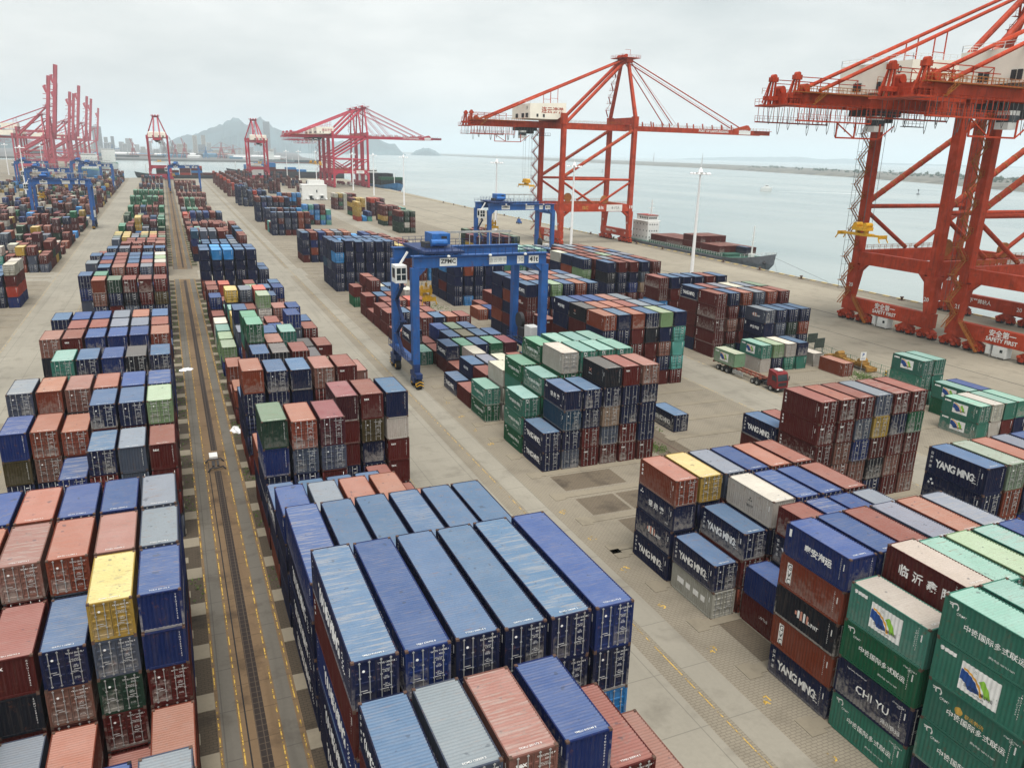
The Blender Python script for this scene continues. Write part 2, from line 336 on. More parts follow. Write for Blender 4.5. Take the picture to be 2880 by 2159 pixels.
def part_mesh(L, h, end, what, idx=0):
    k = (L, h, end if what in ('door', 'locking_bar', 'end_panel', 'serial') else '', what, idx)
    if k not in _part:
        if what == 'serial':
            g = MB(); hl = L/2; y = -hl+.004
            if end == 'd':
                g.text(SERIES[idx % 6], .15, (.62, -hl+.012, h-.36), (1, 0, 0), (0, 0, 1), 0, .004)
                g.text("22G1" if L < 8 else "45G1", .14, (.72, -hl+.012, h-.56), (1, 0, 0), (0, 0, 1), 0, .004)
                for i, s in enumerate(TAREL): g.text(s, .07, (.55, -hl+.012, h-.84-.40*i), (1, 0, 0), (0, 0, 1), 0, .003)
                g.lathe([(.075, 0), (.075, .004)], (0, 0, 0), 12, 0)
                b = len(g.v)-24
                g.v[b:] = [(-.60+x, -hl+.006-z, h-.62+yy) for x, yy, z in g.v[b:]]
            else:
                for i, ch in enumerate(SERIES[idx % 6].replace(' ', '')): g.text(ch, .15, (.86, -hl+.022, h-.34-.165*i), (1, 0, 0), (0, 0, 1), 0, .004)
            g.text(SERIES[(idx+2) % 6], .17, (.0, -hl+.42, h-.012), (1, 0, 0), (0, 1, 0), 0, .005)
            for i, ch in enumerate(SERIES[(idx+1) % 6].replace(' ', '')): g.text(ch, .14, (-CW/2+.005, -hl+.75, h-.34-.15*i), (0, -1, 0), (0, 0, 1), 0, .004)
            for i in range(5): g.box(-CW/2+.0, -CW/2+.008, -hl+.42, -hl+.50, h-.7-.1*i, h-.62-.1*i)
            _part[k] = g.mesh('serial', [M['white']])
        else:
            g = geom(L, h, end, what)
            mt = {'frame': [PAINT, M['castrust'], M['gasket']], 'roof': [ROOF], 'door': [PAINT, PAINT, M['gasket']], 'locking_bar': [PAINT]*3+[M['bar']]}.get(what, [PAINT])
            if what in ('door', 'locking_bar'):
                if idx: g.v = [(-x, y, z) for x, y, z in g.v]; g.f = [f[::-1] for f in g.f]
                if end == 'b': rot180(g)
            _part[k] = g.mesh(what, mt)
    return _part[k]
# --- lettering and emblems on the long left side (they follow the corrugation)
def on_side(g, L, mats, proud=.005):
    """g.v holds (u, v, 0): u along the side, v height; returns a mesh on the -x side"""
    hl = L/2; u0, u1 = -hl+.14, hl-.14; n = int(round((u1-u0)/.276)); p = (u1-u0)/n
    bm = bmesh.new(); vs = [bm.verts.new((a, b, c)) for a, b, c in g.v]
    for f, m in zip(g.f, g.m):
        try: q = bm.faces.new([vs[i] for i in f]); q.material_index = m
        except ValueError: pass
    lo = min(v[0] for v in g.v); hi = max(v[0] for v in g.v)
    for i in range(4*n+1):
        u = u0+p*i/4
        if lo < u < hi: bmesh.ops.bisect_plane(bm, geom=bm.verts[:]+bm.edges[:]+bm.faces[:], plane_co=(u, 0, 0), plane_no=(1, 0, 0), dist=1e-5)
    for v in bm.verts:
        u, z, o = v.co; v.co = (-(CW/2-.02-side_profile(-u, u0, u1, p, .036))-proud-o, -u, z)
    me = bpy.data.meshes.new('lettering'); bm.to_mesh(me); bm.free()
    for m in mats: me.materials.append(m)
    return me
def rect(g, u0, u1, v0, v1, m=0, o=0): g.add([(u0, v0, o), (u1, v0, o), (u1, v1, o), (u0, v1, o)], [(0, 1, 2, 3)], m)
def t2(g, s, size, u, v, m=0, bold=0, align='CENTER', sp=1, shear=0, sx=1, o=0):
    vv, ff = text2d(s, size, bold, align, sp); g.add([(u+a*sx+b*shear, v+b, o) for a, b in vv], ff, m)
def arc(g, cx, cy, r0, r1, a0, a1, m, sy=1, n=18, o=.002):
    vs = [(cx+r*math.cos(R(a0+(a1-a0)*i/n)), cy+sy*r*math.sin(R(a0+(a1-a0)*i/n)), o) for i in range(n+1) for r in (r0, r1)]
    g.add(vs, [(2*i, 2*i+1, 2*i+3, 2*i+2) for i in range(n)], m)
def jz_logo(g, cx, cy, s, m=0):
    for a in (90, 210, 330):
        c, d = math.cos(R(a)), math.sin(R(a)); x, y = cx+c*s*.55, cy+d*s*.55
        pts = [(x+s*.34*math.cos(R(a+k)), y+s*.34*math.sin(R(a+k)), 0) for k in (0, 90, 180, 270)]; g.add(pts, [(0, 1, 2, 3)], m)
_mark = {}
def mark_mesh(code, L, h):
    k = (code, L, h)
    if k in _mark: return _mark[k]
    g = MB(); hl = L/2; mats = [M['white'], M['navyp'], M['orangep'], M['greenp'], M['black'], M['salmon'], M['goldp']]; c = h/2
    if code == 'Y':
        if L < 8:
            t2(g, "YANG", .98, -1.05, c-.12, bold=.035, sx=.82, sp=.86); t2(g, "MING", .98, 1.0, c-.12, bold=.035, sx=.74, sp=.86)
            for i in range(3): rect(g, 1.72, 2.12-.08*i, c-.55+.28*i, c-.49+.28*i)
            for i, ch in enumerate("云港海运"): t2(g, ch, .30, -hl+.42, h-.55-.44*i, bold=.01)
        else:
            t2(g, "YANG MING", 1.5, -.3, c-.1, bold=.05, sx=.80, sp=.92)
            for i in range(4): rect(g, 3.35, 4.1-.12*i, c-.65+.3*i, c-.55+.3*i)
            for i in range(9): t2(g, "YMLU41014"[i], .2, -hl+.5+.22*i*.0, h-.4-.2*i)
    elif code == 'J':
        jz_logo(g, -hl+.62, h-.55, .32); t2(g, "锦 州 港", .72, .1, c+.02, bold=.018, sp=1.02); t2(g, "JZP&L", .2, hl-1.1, .5, bold=.008)
    elif code == 'D': jz_logo(g, -hl+.75, h-.72, .42)
    elif code in 'CZ':
        arc(g, -hl+.72, h-.5, .15, .24, -60, 230, 0, o=0); t2(g, "CRIMT", .22, -hl+1.18, h-.86, bold=.008, shear=.15); rect(g, -hl+.30, -hl+.56, h-.38, h-.33); rect(g, -hl+.36, -hl+.54, h-.48, h-.43)
        t2(g, "中铁国际多式联运", .46, .25, c+.02, bold=.012, sp=1.02); t2(g, "服务电话: 400-811-0001", .15, .9, .62, bold=.004)
        t2(g, "CRMU 121544 8\n22G1", .14, hl-.75, h-.5, bold=.003)
        if code == 'Z':
            arc(g, -.9, c+.55, .0, .26, 0, 360, 6, o=0); t2(g, "联运物流", .3, .1, c+.5, m=6, bold=.008)
    elif code == 'Q':
        rect(g, -1.25, 1.15, .55, h-.5); arc(g, -1.25, .62, .62, 1.30, 14, 89, 1, .98); arc(g, -1.25, .62, 1.36, 1.50, 8, 84, 2, .96)
        arc(g, -1.25, .62, 1.62, 2.02, 12, 46, 3, .92); rect(g, -1.25, .2, .72, .82, 0, .003); t2(g, "多式联运集装箱", .26, -.05, .98, m=4, bold=.008, o=.004); t2(g, "CONTAINER", .15, -.05, .72, m=4, bold=.004, o=.004)
        rect(g, -hl+.6, -hl+1.35, h-.62, h-.38); arc(g, -hl+.42, h-.5, 0, .14, 0, 360, 0, o=0)
        for i in range(8): t2(g, "TBJU3056"[i], .14, hl-.9, h-.6-.15*i); t2(g, "1217", .13, hl-.55, h-.75, sp=.5)
    elif code == 'V':
        rect(g, -hl+.72, -hl+1.22, .45, h-.45)
        for i, ch in enumerate("GVC"): t2(g, ch, .62, -hl+.97, h-.78-.58*i, m=4, bold=.018, o=.002)
    elif code == 'H':
        t2(g, "CHI YU", .82, .05, c-.05, bold=.012, sp=1.03); t2(g, "http://www.sxjhwl56.com", .16, -hl+1.6, h-.42, bold=.006); t2(g, "CYTU 500006 2\n22G1", .15, hl-1.0, h-.5, bold=.004); t2(g, "泽川铁运", .38, hl-1.35, .52, bold=.006)
    elif code == 'L': t2(g, "临 沂 鑫 隆", .82, .1, c+.12, bold=.02, sp=1.05)
    elif code == 'U':
        for i, (a, b) in enumerate(((-.95, .3), (-.7, .62), (-.42, .74), (-.12, .74), (.18, .66))): rect(g, a, a+.2, c-b/2, c+b/2, 5 if i % 2 == 0 else 0)
        t2(g, "UNIT", .42, .85, c-.18, bold=.02)
    elif code == 'A': t2(g, "泰安海运", .66, .2, c+.05, bold=.03); rect(g, -hl+.35, -hl+.55, h-1.0, h-.4)
    elif code == 'K': t2(g, "泉州安通", .52, .2, c, bold=.02)
    elif code == 'X':
        for a in (35, -35): g.add([(-1.0+x*math.cos(R(a))-y*math.sin(R(a)), c+.15+x*math.sin(R(a))+y*math.cos(R(a)), 0) for x, y in ((-.4, -.04), (.4, -.04), (.4, .04), (-.4, .04))], [(0, 1, 2, 3)], 5)
        t2(g, "MAXICON", .2, -.95, c-.35, bold=.008)
    elif code == 'T':
        for i, ch in enumerate("tex"): t2(g, ch, .5, -hl+.42, h-.55-.42*i, bold=.03)
    elif code == 'W': t2(g, "CRONOS", .46, -.2, c, bold=.02)
    elif code == 'I':
        for i, ch in enumerate("TRITON"): t2(g, ch, .26, -hl+.45, h-.45-.27*i, bold=.012)
    elif code == 'S': jz_logo(g, .1, c+.25, .3, 4); t2(g, "锦州港", .3, .1, c-.38, m=4, bold=.01)
    elif code == 'E': t2(g, "LOTUS", .34, -.3, c+.1, bold=.008)
    elif code == 'F':
        for a, b in ((-2.2, -1.2), (-.9, -.2), (.2, 1.0), (1.3, 1.9)): rect(g, a, b, c-.25, c+.3)
    me = on_side(g, L, mats) if g.v else None
    _mark[k] = me; return me
def end_mark(code, end, L, h):
    k = ('end', code, end, L, h)
    if k not in _mark:
        g = MB(); y = -L/2+.0
        s, sz, x, z, m = {'x': ("tex", .42, -.62, h-.55, 0), 'm': ("m\nsc", .30, -.62, h-.5, 1), 'c': ("CAPITAL", .16, -.6, h-.33, 0), 'B': ("BES", .28, -.6, h-.5, 0), 'z': ("CRIMT", .18, -.55, h-.6, 0), 'i': ("TRITON", .17, -.6, h-.4, 0)}[code]
        g.text(s, sz, (x, y+.004, z), (1, 0, 0), (0, 0, 1), 0, .018 if code in 'xmB' else .006)
        if code == 'z':
            for i in range(12):
                a, b = R(-60+290*i/12), R(-60+290*(i+1)/12); g.add([(x-.05+r*math.cos(q), y+.004, z+.28+r*math.sin(q)) for q, r in ((a, .11), (a, .18), (b, .18), (b, .11))], [(0, 1, 2, 3)])
        _mark[k] = g.mesh('lettering', [M['black'] if m else M['white']])
    return _mark[k]
# ------------------------------------------------------------------ yard layout: columns of stacks, tokens bottom to top
rng = random.Random(7)
BL = dict(A=(-16.9, 2.68, 'left block'), B=(6.5, 2.75, 'centre block'), C=(40.7, 2.8, 'right block'), D=(65.6, 2.85, 'far right block'),
          E=(99.3, 3.2, 'quayside block'), P=(101.3, 3.0, 'truck lane block'), Q=(106.9, 3.0, 'truck lane block'), S=(107.6, 2.85, 'small quayside block'), G=(96.7, 3.35, 'rear quayside block'), F=(-48.9, 2.75, 'far left block'), H=(-75, 2.8, 'leftmost block'), J=(-104, 2.8, 'outer left block'), O=(115.2, 2.9, 'fence side row'))
CONT = []
def parse(tok):
    col = tok[0]; rest = tok[1:]; end = None; h = 2.591; marks = ''; em = ''
    for ch in rest:
        if ch in 'db': end = ch
        elif ch == '^': h = 2.896
        elif ch.isupper(): marks += ch
        else: em += ch
    return col, end, h, marks, em
def bay(b, y, spec, L=6.058, fill='nrobkrnrs', dx=0):
    x0, pitch, _ = BL[b]
    for r, st in enumerate(spec.split('|')):
        toks = []
        for tk in st.split():
            if tk[0] == '*': toks += [rng.choice(fill) for _ in range(int(tk[1:] or 1))]
            else: toks.append(tk)
        z = 0
        for i, tk in enumerate(toks):
            col, end, h, mk, em = parse(tk)
            if L > 8: h = 2.896
            if end is None: end = rng.choice('ddb')
            if not em and not mk and col in 'r' and rng.random() < .45: em = 'x'
            if not mk and col == 'n' and rng.random() < .35 and b in 'CDEG': mk = 'Y'
            if not mk and col in 'ro' and rng.random() < .35 and b in 'CDEG': mk = rng.choice('TI')
            x, yy = W(x0+pitch*r+CW/2+dx, y+L/2)
            CONT.append(dict(b=b, bay=y, row=r, t=i, n=len(toks), x=x, y=yy, z=z, L=L, h=h, end=end, col=col, mk=mk, em=em)); z += h+.012
def fillbay(b, y, rows, pal, lo, hi, p=.9, L=6.058):
    sp = []
    for r in range(rows):
        n = rng.randint(lo, hi) if rng.random() < p else rng.randint(0, max(0, lo-1)); sp.append(' '.join(rng.choice(pal) for _ in range(n)))
    bay(b, y, '|'.join(sp), L)
# ---- left block
bay('A', 28.4, "*4|*4|*3|*2|r r o bd|r r r sd")
bay('A', 38.7, "*3|*2 wd|*2|r od|*1|r od")
bay('A', 45.0, "*4|*4|r rxb kb rxb|rxd rxd pd nd|r rBd fd sd yd|r r rd bb bb", fill='rno')
bay('A', 51.3, "*4 n|*4 od|*4 pd|*4 od|*4 pb|*4 sd")
bay('A', 57.6, "*4 p|*4 b|*4 o|*4 bd|*4 bb|*4 sd")
bay('A', 77.5, "n|n|*2 bd|*1 r rd nd|*1 r s sb|*1 r r rxb")
bay('A', 83.8, "n nd vb bb^|n nd pd od^|n r rb od|r n r rxb nd|r r r r nd|r r r r lcd".replace('nd|r r r r lcd', 'nd|r r r r lcd'))
bay('A', 90.1, "*4 s|*4 o|*4 p|*4 o|*4 b|*4 b")
bay('A', 103.0, "f f|*4 td|*4 nd|*4 bb|*4 kd|*4 nd")
bay('A', 115.0, "*4 pd|*4 rxb|*4 bb|*4 bb|*4 bb|*4 od")
bay('A', 121.3, "*3|*4 r|*4 r|*4 s|*4 s|*4 r")
bay('A', 127.6, "*4 nd|*4 bb|*4 b|*4 s|*4 o|*4 nd")
bay('A', 150.0, "p|*2|*2|*1|*2|*1")
bay('A', 163.3, "|*3 pd ob|*3 nd fcd|*3 kd rxd|*3 rd rxb|*3 vd rxd")
bay('A', 169.6, "*4 n|*4 g|*3|*4|*4|*4")
bay('A', 180.0, "*3 n|*3 nd nb|*4 pd|*4 rd|*4 sd|*4 rxd")
bay('A', 186.3, "*4 sb|*4 rxd|*4 rd|*4 nd|*4 pd|*4 wb")
bay('A', 192.6, "*4|*4 b|*4 r|*4 n|*4 b|*4 l")
bay('A', 198.9, "*4 nd|*4 nd|*4 rd|*4 nd|*4 nd|*4 w")
bay('A', 212.0, "*3|*4 nd|*4 s|*4 r|*4 nd|*4 nd")
bay('A', 222.0, "*3 r|*3 p|*4 r|*4 r|*4|*4 p")
for y, sp in ((246.0, "p r|p p|r r b rb|r r r rb|r r rd rd|r r r rb"), (262, "p b|p p|p p|r p|r p|p p"), (275, "r r s|y r|p b|r r|O r p|r f"), (281.5, "f r f|y y y|n s s|f f f|r O O|g g f"), (288, "s b y|r y y|p b|r r y|p r y|p s r"),
              (312, "g g|m r|b r|k k s|r n n m|r f f"), (318.4, "r m g|r r m|u u|s k k|r r r b|f f g g"), (324.8, "r r|r r r|y r y y|r r r r|n n n n|g g g g"), (344, "r r|m r|r g|r r|r f|r f"), (363, "f f f|r m|f f f|O r|r f|f f f"), (369.4, "g f f|s|f f|r r|f f|r f"),
              (410, "g g g|r r r|n b n|r r r|r r r|g g g"), (445, "g g g g|g g g g|s g g|g g g g|g g r g|r r r r"), (500, "g s f g|g g g g|g g g g|g g s g|r r r g|g g g g"), (560, "r r|g g|r r|f g|r r|s g"), (620, "s r s|r n r|s r n|r s r|s g s|r r n"), (700, "r r s r|s r r n|n r s s|r s r n|s r r r|r r r s")):
    bay('A', y, sp)
    if y < 720: bay('A', y+6.4, sp.replace('|', ' |', 1))
# ---- centre block
#bay('B', 19.4, "*3 r n rb|*3 nY^|*4 sd|*3 r pxd|*3|*2", 6.058)
bay('B', 25.4, "nY nY n r nYb|*4 sKd|*4 pxd|*4 bb|*3 rxd|* r pd")
bay('B', 32.3, "nYd nYd bYd rTd nYd|*4 bYd|*4 nYd|*4 nYd|n n n nYd nYd|n n ud nd bYd", 12.192)
bay('B', 45.1, "nY nY nY b|*4|*3 n|*3 n|*3 n|*3 n".replace("*4", "*3 n"), 12.192)
bay('B', 58.0, "nY nY nY b|*3 s|*3 o|*3 o|*3|*3")
bay('B', 64.6, "o n nY|*3|*3|*3|*2|*2")
bay('B', 72.0, "r n nd bb^ fb^|* n nd sd od^|* r rxb sd md^|rxb|n r|r")
bay('B', 78.4, "r nY o^ |* r o r|* n n b|* n r r mb^|* nd nb vd rb^|* rxb rxb wb nb^")
bay('B', 91.3, "r nY nY nd ob^|* * r n nd|* n r n nb|* r r r pd|* r r r rxb|* *")
bay('B', 97.7, "o n nY|* * r|n n s|* r r|* r o|* *3".replace('* *3', '* r o p'))
bay('B', 110.0, "r ob|* n n nd|* s nd kd|r n s r|* r rxd|* s vd")
bay('B', 116.4, "r|* * * kd gd^|* * n pd|* * nd|* s k|* *")
bay('B', 122.8, "o o|r * o t g|r r n n|f f f t|* n kd|* * rxb")
bay('B', 135.5, "b l|r * s|* r r|n n b|* n s b|* r r")
bay('B', 142, "l l|* * sd nb|* t|* r rx|r b|* n nb|* ".replace('|* n nb|* ', '|r n nb'))
bay('B', 148.5, "l t|n y yb|* nd|* rx|r p|* u")
bay('B', 155, "w w|* * t|* r r|* w w ld|r r p|* b b")
bay('B', 162, "r r|* * n yd|* * r sd|* * r O|* rd|t t")
bay('B', 168.5, "r r b|g t|O r|l ld nb|n n n|r p")
bay('B', 178.0, "r r rd|r rd|r|* * l|* n nb|r r b".replace('* * l', '* l ld'))
bay('B', 184.4, "n n r|* r O|r r|* r r|* O|n n nd")
bay('B', 206.0, "* * nb nb nb|* * nb nb ub|* nb nb nb ub|* * nd nb nb|* nb nb nb nb|n n nd")
bay('B', 212.4, "n n n n n|n n n n u|n n n n u|n n n n n|n n n n n|n n nd")
for y, sp in ((262, "|n b nb|b r nb|n r nb|b b s|n n n r"), (275, "n r b qb|s r b sb|n b n sb|n r r rb|n n nd|n n nd nd"), (281.4, "n b|n c|n n|n n k|n s|n n n n"), (300, "r r r|r w r|r r|r r s r|r r r|r r r r"), (330, "r r|r c|r r r|r r r|r r r|r r"), (352, "r r|r r|r r|r s|r O|r r"),
              (378, "r r|b b b|n n n|n n b|r r r|n n n"), (400, "r O|r O|r r|O r|r r|s c"), (430, "r s|g g|g g|s r|s|r"), (470, "r r r|r g g|r g g|r r r|r r r|r"), (520, "r r r|r s r|s r r|r w r|r r r|s r r"), (600, "r r r r|r r s r|r s r r|s r r r|r s r|r r r"), (680, "r s r|r r r|s r r|r r r|r r r|r s r")):
    bay('B', y, sp)
    if y < 700: bay('B', y+6.4, sp)
# ---- right block
bay('C', 13.8, "*5|*5|*5|*5|*5")
bay('C', 20.4, "n^ tC^b tZ^ tQ^ tC^b|n^ g^ c^ t^ tb^|* * * * w^|* * * * t^|* * * * b|")
bay('C', 27.0, "tC^ nH^ gC^ xQ^b|w^ * rI o^ jLd^|* * * n^ td^^|* * * n^ l^^|* * * n^ t^^|* * n n^ b^^".replace('^^', '^'))
bay('C', 33.5, "nY oV kU oVb bAb|n n r n bd|r o r n rd|* n r n sd|n r o r od|n n r n s")
bay('C', 40.2, "|rE bb|n n nY rb|n n r n|r n n b|n r n s".replace('n n r n|r n n b', 'n n r b|r n n b'))
bay('C', 46.8, "wFd nYd|o r nYd|n r n wSb|n r n bd|n r r bd|n r r rd")
bay('C', 53.4, "nYb nUb nJb oTd|n n n ymd|r n r sd|n r n bd|n r r od|r n r rd")
bay('C', 81.0, "nYd nYd|sd nd qd nJb|rd rd nd nd|rxd sd ed nd kXb|rxd rxd nd nd rxb|rxd nd nd nd pd")
bay('C', 87.5, "gCb tCd tCzd|g g gCd tCzd|* t g gCzd^ wd^|* t g t^ tzd^|* t g t^ tzd^|* t g t^ tzd^".replace('tCzd', 'tCzd'))
bay('C', 94.1, "|g g t gCd|* * t g gCb|* * t g^ td|* * t g^ td|* t t g^ t")
bay('C', 100.6, "gCzd tCzd|w w wd|t g t|* * g t|g g t t|* g g t".replace('gCzd tCzd', 'gCzd tCzd'))
bay('C', 107.3, "rb|r r|n s|f w|f t|n f")
bay('C', 113.9, "nYb|n nKb|n s|g w|r r|f n")
bay('C', 120.3, "|r|g wb|t|w|r")
bay('C', 126.4, "|rb nYb|t gb|f n|g gCb|r mb")
bay('C', 133.3, "tCzd|r|n nY|g v|n|r rb".replace('|n|r rb', '|r n|n n'))
bay('C', 139.8, "r nYb|r|n b|r f|n nb|r")
bay('C', 150.5, "rTd|n|r r|r nJb|r ob|r rd")
bay('C', 157.0, "r rd|r nK|r p|r r|r|s")
bay('C', 163.4, "r rTd|r r|w|r r|O|s")
bay('C', 170.0, "r|r rTb|n r|r O|r r|")
bay('C', 176.6, "rTb rTb|n nK|r r|w|r|")
bay('C', 183.0, "|r r rd|r nKb|r|n w|")
bay('C', 189.5, "gC rb|o r rd|r w|n n|r p|")
_c = "nYd nYd nYd^ uDd^ nYd^|nb nd^ nb^ nd^ nb^|nd nd^ nd nb^ nb^|n nd nb^ nb^ nd^|nd n nb^ nd^ nb^|n n nd^ nd^ nd^"
bay('C', 211.4, _c); bay('C', 217.9, "nY nY s nY^ nY^|n n n n^ u^|n n n n^ n^|n n n n^ n^|n n n n^ n^|n n n n^ n^")
bay('C', 224.4, "nY nY q nY^ nY^|n n n n^ n^|n n n n^ n^|n n n n^ n^|n n n n^ n^|n n n n^ n^")
bay('C', 268, "rb nb nd nb|nb ob bb rb|n n n b|n n n o|n n n s|n n n o"); bay('C', 274.5, "r n n s|n n n r|n n n s|n n n o|n n n s|n n n o")
bay('C', 350, "n n n nd|n n r sb|r nd s nb|r n n nb|o o o o|r n r r"); bay('C', 356.4, "n r|s r|n|o n n|r o|r r r")
bay('C', 362.8, "c c|r r|||n n n|n n n"); bay('C', 372, "o r n n|n n n n|n r n r|n n n n|b r n n|r n c u")
bay('C', 411, "n n n n r|n n n b n|n r n n n|n n r n r|n n n n o|n n c n n"); bay('C', 417.4, "n n n n r|n n n b s|n n n n n|n n n n r|n n n n o|n n n n s")
bay('C', 510, "|n n|n n n n|b n n O|n b n b|n n n n"); bay('C', 516, "n n n n n|n n n n n|n r n n|n n n b|n n c n|n n n n")
bay('C', 535, "n n n n n|n n n n b|r n n n s|r r n n|n n r r|r n n n")
for i, y in enumerate((600, 606.5, 640, 646.5, 680, 690, 720, 750, 780)): bay('C', y, ("r r r r %s|r r O O|r r r r r|r O r r|r r r s|r r n r r" % 'Or'[i % 2]))
bay('C', 396, "||||||r r c u|f r u c|r u u b|u c r r|c u c".replace('||||||', '||||||||'), dx=-2); bay('C', 490, "||||||||r O n u|r u r r|r n u o|r n u u|n r r u", dx=-2)
# ---- far right block
bay('D', 41.4, "r n n nDd nYb|r * o od ad|* * * n od|* n n n sd|* n r n b|* n r n s")
bay('D', 61.3, "r r rTd rTxd rTxd|fd pd pd rd rxd|r pd bd sd rxd^|n kd rd ymd sd|rd pd rd nd rxd|pd rd rd gd rxd".replace('rxd^', 'rxd'))
bay('D', 67.8, "r r nYb|r * r|||*|*")
bay('D', 88.2, "nYd")
bay('D', 110.0, "* n * nJ oId|* r nd nd nb|* * rxd rb ob|r rb rxb kb nd|rxb nd pd nb lb|rd cd cb cd nb")
bay('D', 116.5, "* * r r kXb|* * * * o|* * * * o|* * * * r|* * * * s|* * * * n")
bay('D', 123.0, "* * rT nA nAb|* * * * b|* * * * b|* * * * p|* * * * s|*")
bay('D', 132.0, "* rxb rxb|r p|*|*|s|*")
bay('D', 141.2, "oI rT rT rU nYb|* * * * nb|* * * * ld|* * * * nd|* * * r od|* * * n nd")
bay('D', 147.7, "nY rT nA oT nY|* * * * o|* * * * r|* * * * o|* * * * s|* * * * s")
bay('D', 154.2, "nY o rT nY nY|* * * * r|* * * * s|* * * * s|* * * * o|* * * * n")
bay('D', 168, "*|*|r rTb rTb|r rTb rTb|r r nd|r r r"); bay('D', 174.4, "|*|r rT|u|r r|n n")
bay('D', 185.6, "nYd nYd nYb nYb|ud nd nb ob|nd nd nb nd|nb nb nb nb|nb nb nb nb|")
bay('D', 192.3, "n rT nY uD|n n n o|n n n w|n n n n|n n n n|n n"); bay('D', 198.8, "nY nK nY k|n n n n|r n n n|n n n r|n n n n|n")
for y, sp in ((225, "r r r|r r r|u u|r r r|m r r|n r"), (250, "r m r|r y y|r r m|r y|m r|g f"), (285, "n r b|r r r|r r|u r|r r|r r"), (300, "r u|r r|r r|O r|b r|")): bay('D', y, sp); bay('D', y+6.4, sp)
# ---- by the quay apron
bay('P', 111.4, "wb tQd|nd ld|wd^ wd|t nb".replace('wd^', 't'))
bay('Q', 117.6, "n nA nAb sUd|n n sd nd|n sd fd nd|n n od nd")
bay('Q', 123.9, "* * * *|* * * *|* * * *|* * * *")
bay('E', 123.4, "rI^d rTd rd rTd rTd|fd rd pd rd nd|* * r * od|* * * * sd|* * * * od|* * * * rd".replace('^', ''))
bay('E', 129.9, "n rT r rT nYb|* * * * r|* * * * s|* * * * w|* * * * s|* * * * f")
bay('E', 143.8, "* b u rId rId|n * rb rb nb|* * * * nb|* * * * nb|* * * * rb|* * * * nb")
bay('S', 71.4, "tQb tQd|wb wd|rb tb|nb tb"); bay('S', 77.7, "||gCb tQb|n bb")
bay('S', 86.3, "||t t tQd|t t td")
bay('O', 104.3, "od"); bay('O', 112, "wb")
bay('G', 168.0, "|rd nd nd kXd nYb|r r nd nd rb|* * b nb rb|* r ed sd nb|* r r rd rd")
bay('G', 174.6, "* * * ld nYd|* * * * r|* * * * s|* * * * r|* * * * n|* * * * r"); bay('G', 181.2, "* * * oT nY|* * * * r|* * * * r|* * * * l|* * * * s|* * * * s")
bay('G', 187.8, "* * * nY wb|* * * * r|* * * * r|* * * * s|* * * * o|* * * * n"); bay('G', 194.4, "* * * r|* * * * r|* * * * s|* * * * r|* * * * n|* * * * o")
bay('G', 200.8, "* *|* * * r|* * * * s|* * * * s|* * * * r|")
bay('G', 215, "t t t td|t s t sd|n t t cd|r n n nd|r m rd|"); bay('G', 221.5, "t t t t|t t t t|l t t c|n n n s|m m m|")
bay('G', 250, "m m y m|m m m m|m y m m|r y f m|f w m f|"); bay('G', 256.5, "m m y m|f f f f|m O m m|r y f m|f f m f|")
for x, y, sp in ((98.6, 357.5, "f f k r|f w f f|f r r f"), (99.8, 391, "f y r r|r r f r|m n f r"), (92, 415.6, "O y y y|u|c b|"), (96, 448, "g m y m|y g y y|m m y y||m m m O|m m O O|y m m m"), (94.6, 490, "m r r w|m g m y|w w w w|y y m m|m m r r|"), (104, 412, "r r m m|r m m|f f n|f f O|f f t")):
    bay('C', y, sp, dx=x-40.7); bay('C', y+6.4, sp, dx=x-40.7)
bay('C', 330, "r r|O r|", dx=86); bay('C', 300, "f f f|f r r|r r r|", dx=70)
for y in (640, 650, 700, 740, 800, 850): fillbay('D', y, 6, 'rrrrnr', 3, 5); fillbay('E', y+20, 5, 'rrrnr', 2, 4)
# ---- far left blocks
bay('F', 184.5, "*2|*3|r m n|m n rb|m n m|"); bay('F', 205.0, "* * w|* w n n|s s sb|s w s n|s sb w nb|b Ob rxb wd".replace('|s w s n|s sb w nb', '|s w sb|n s nb')); bay('F', 211.3, "*|*|*|*|* r nb|b O r w".replace('O', 'O'))
bay('F', 258.0, "s r r|u c w|r r|o r y|s s r|s r"); bay('F', 264.4, "c c|r p|w w w|m b r|w y|r rb")
y = 270.8; k = 0
while y < 800:
    if k % 7 == 5: y += 9
    fillbay('F', y, 6, 'rrmrrfgsnorkrprrmrfrwysu', 1, 4, .85); fillbay('H', y-20, 6, 'rrmrfgrsobwkrpyr', 1, 3, .8)
    if y > 330: fillbay('J', y, 6, 'rmfuysobwcysy', 1, 3, .6)
    y += 6.45 if y < 480 else 13; k += 1
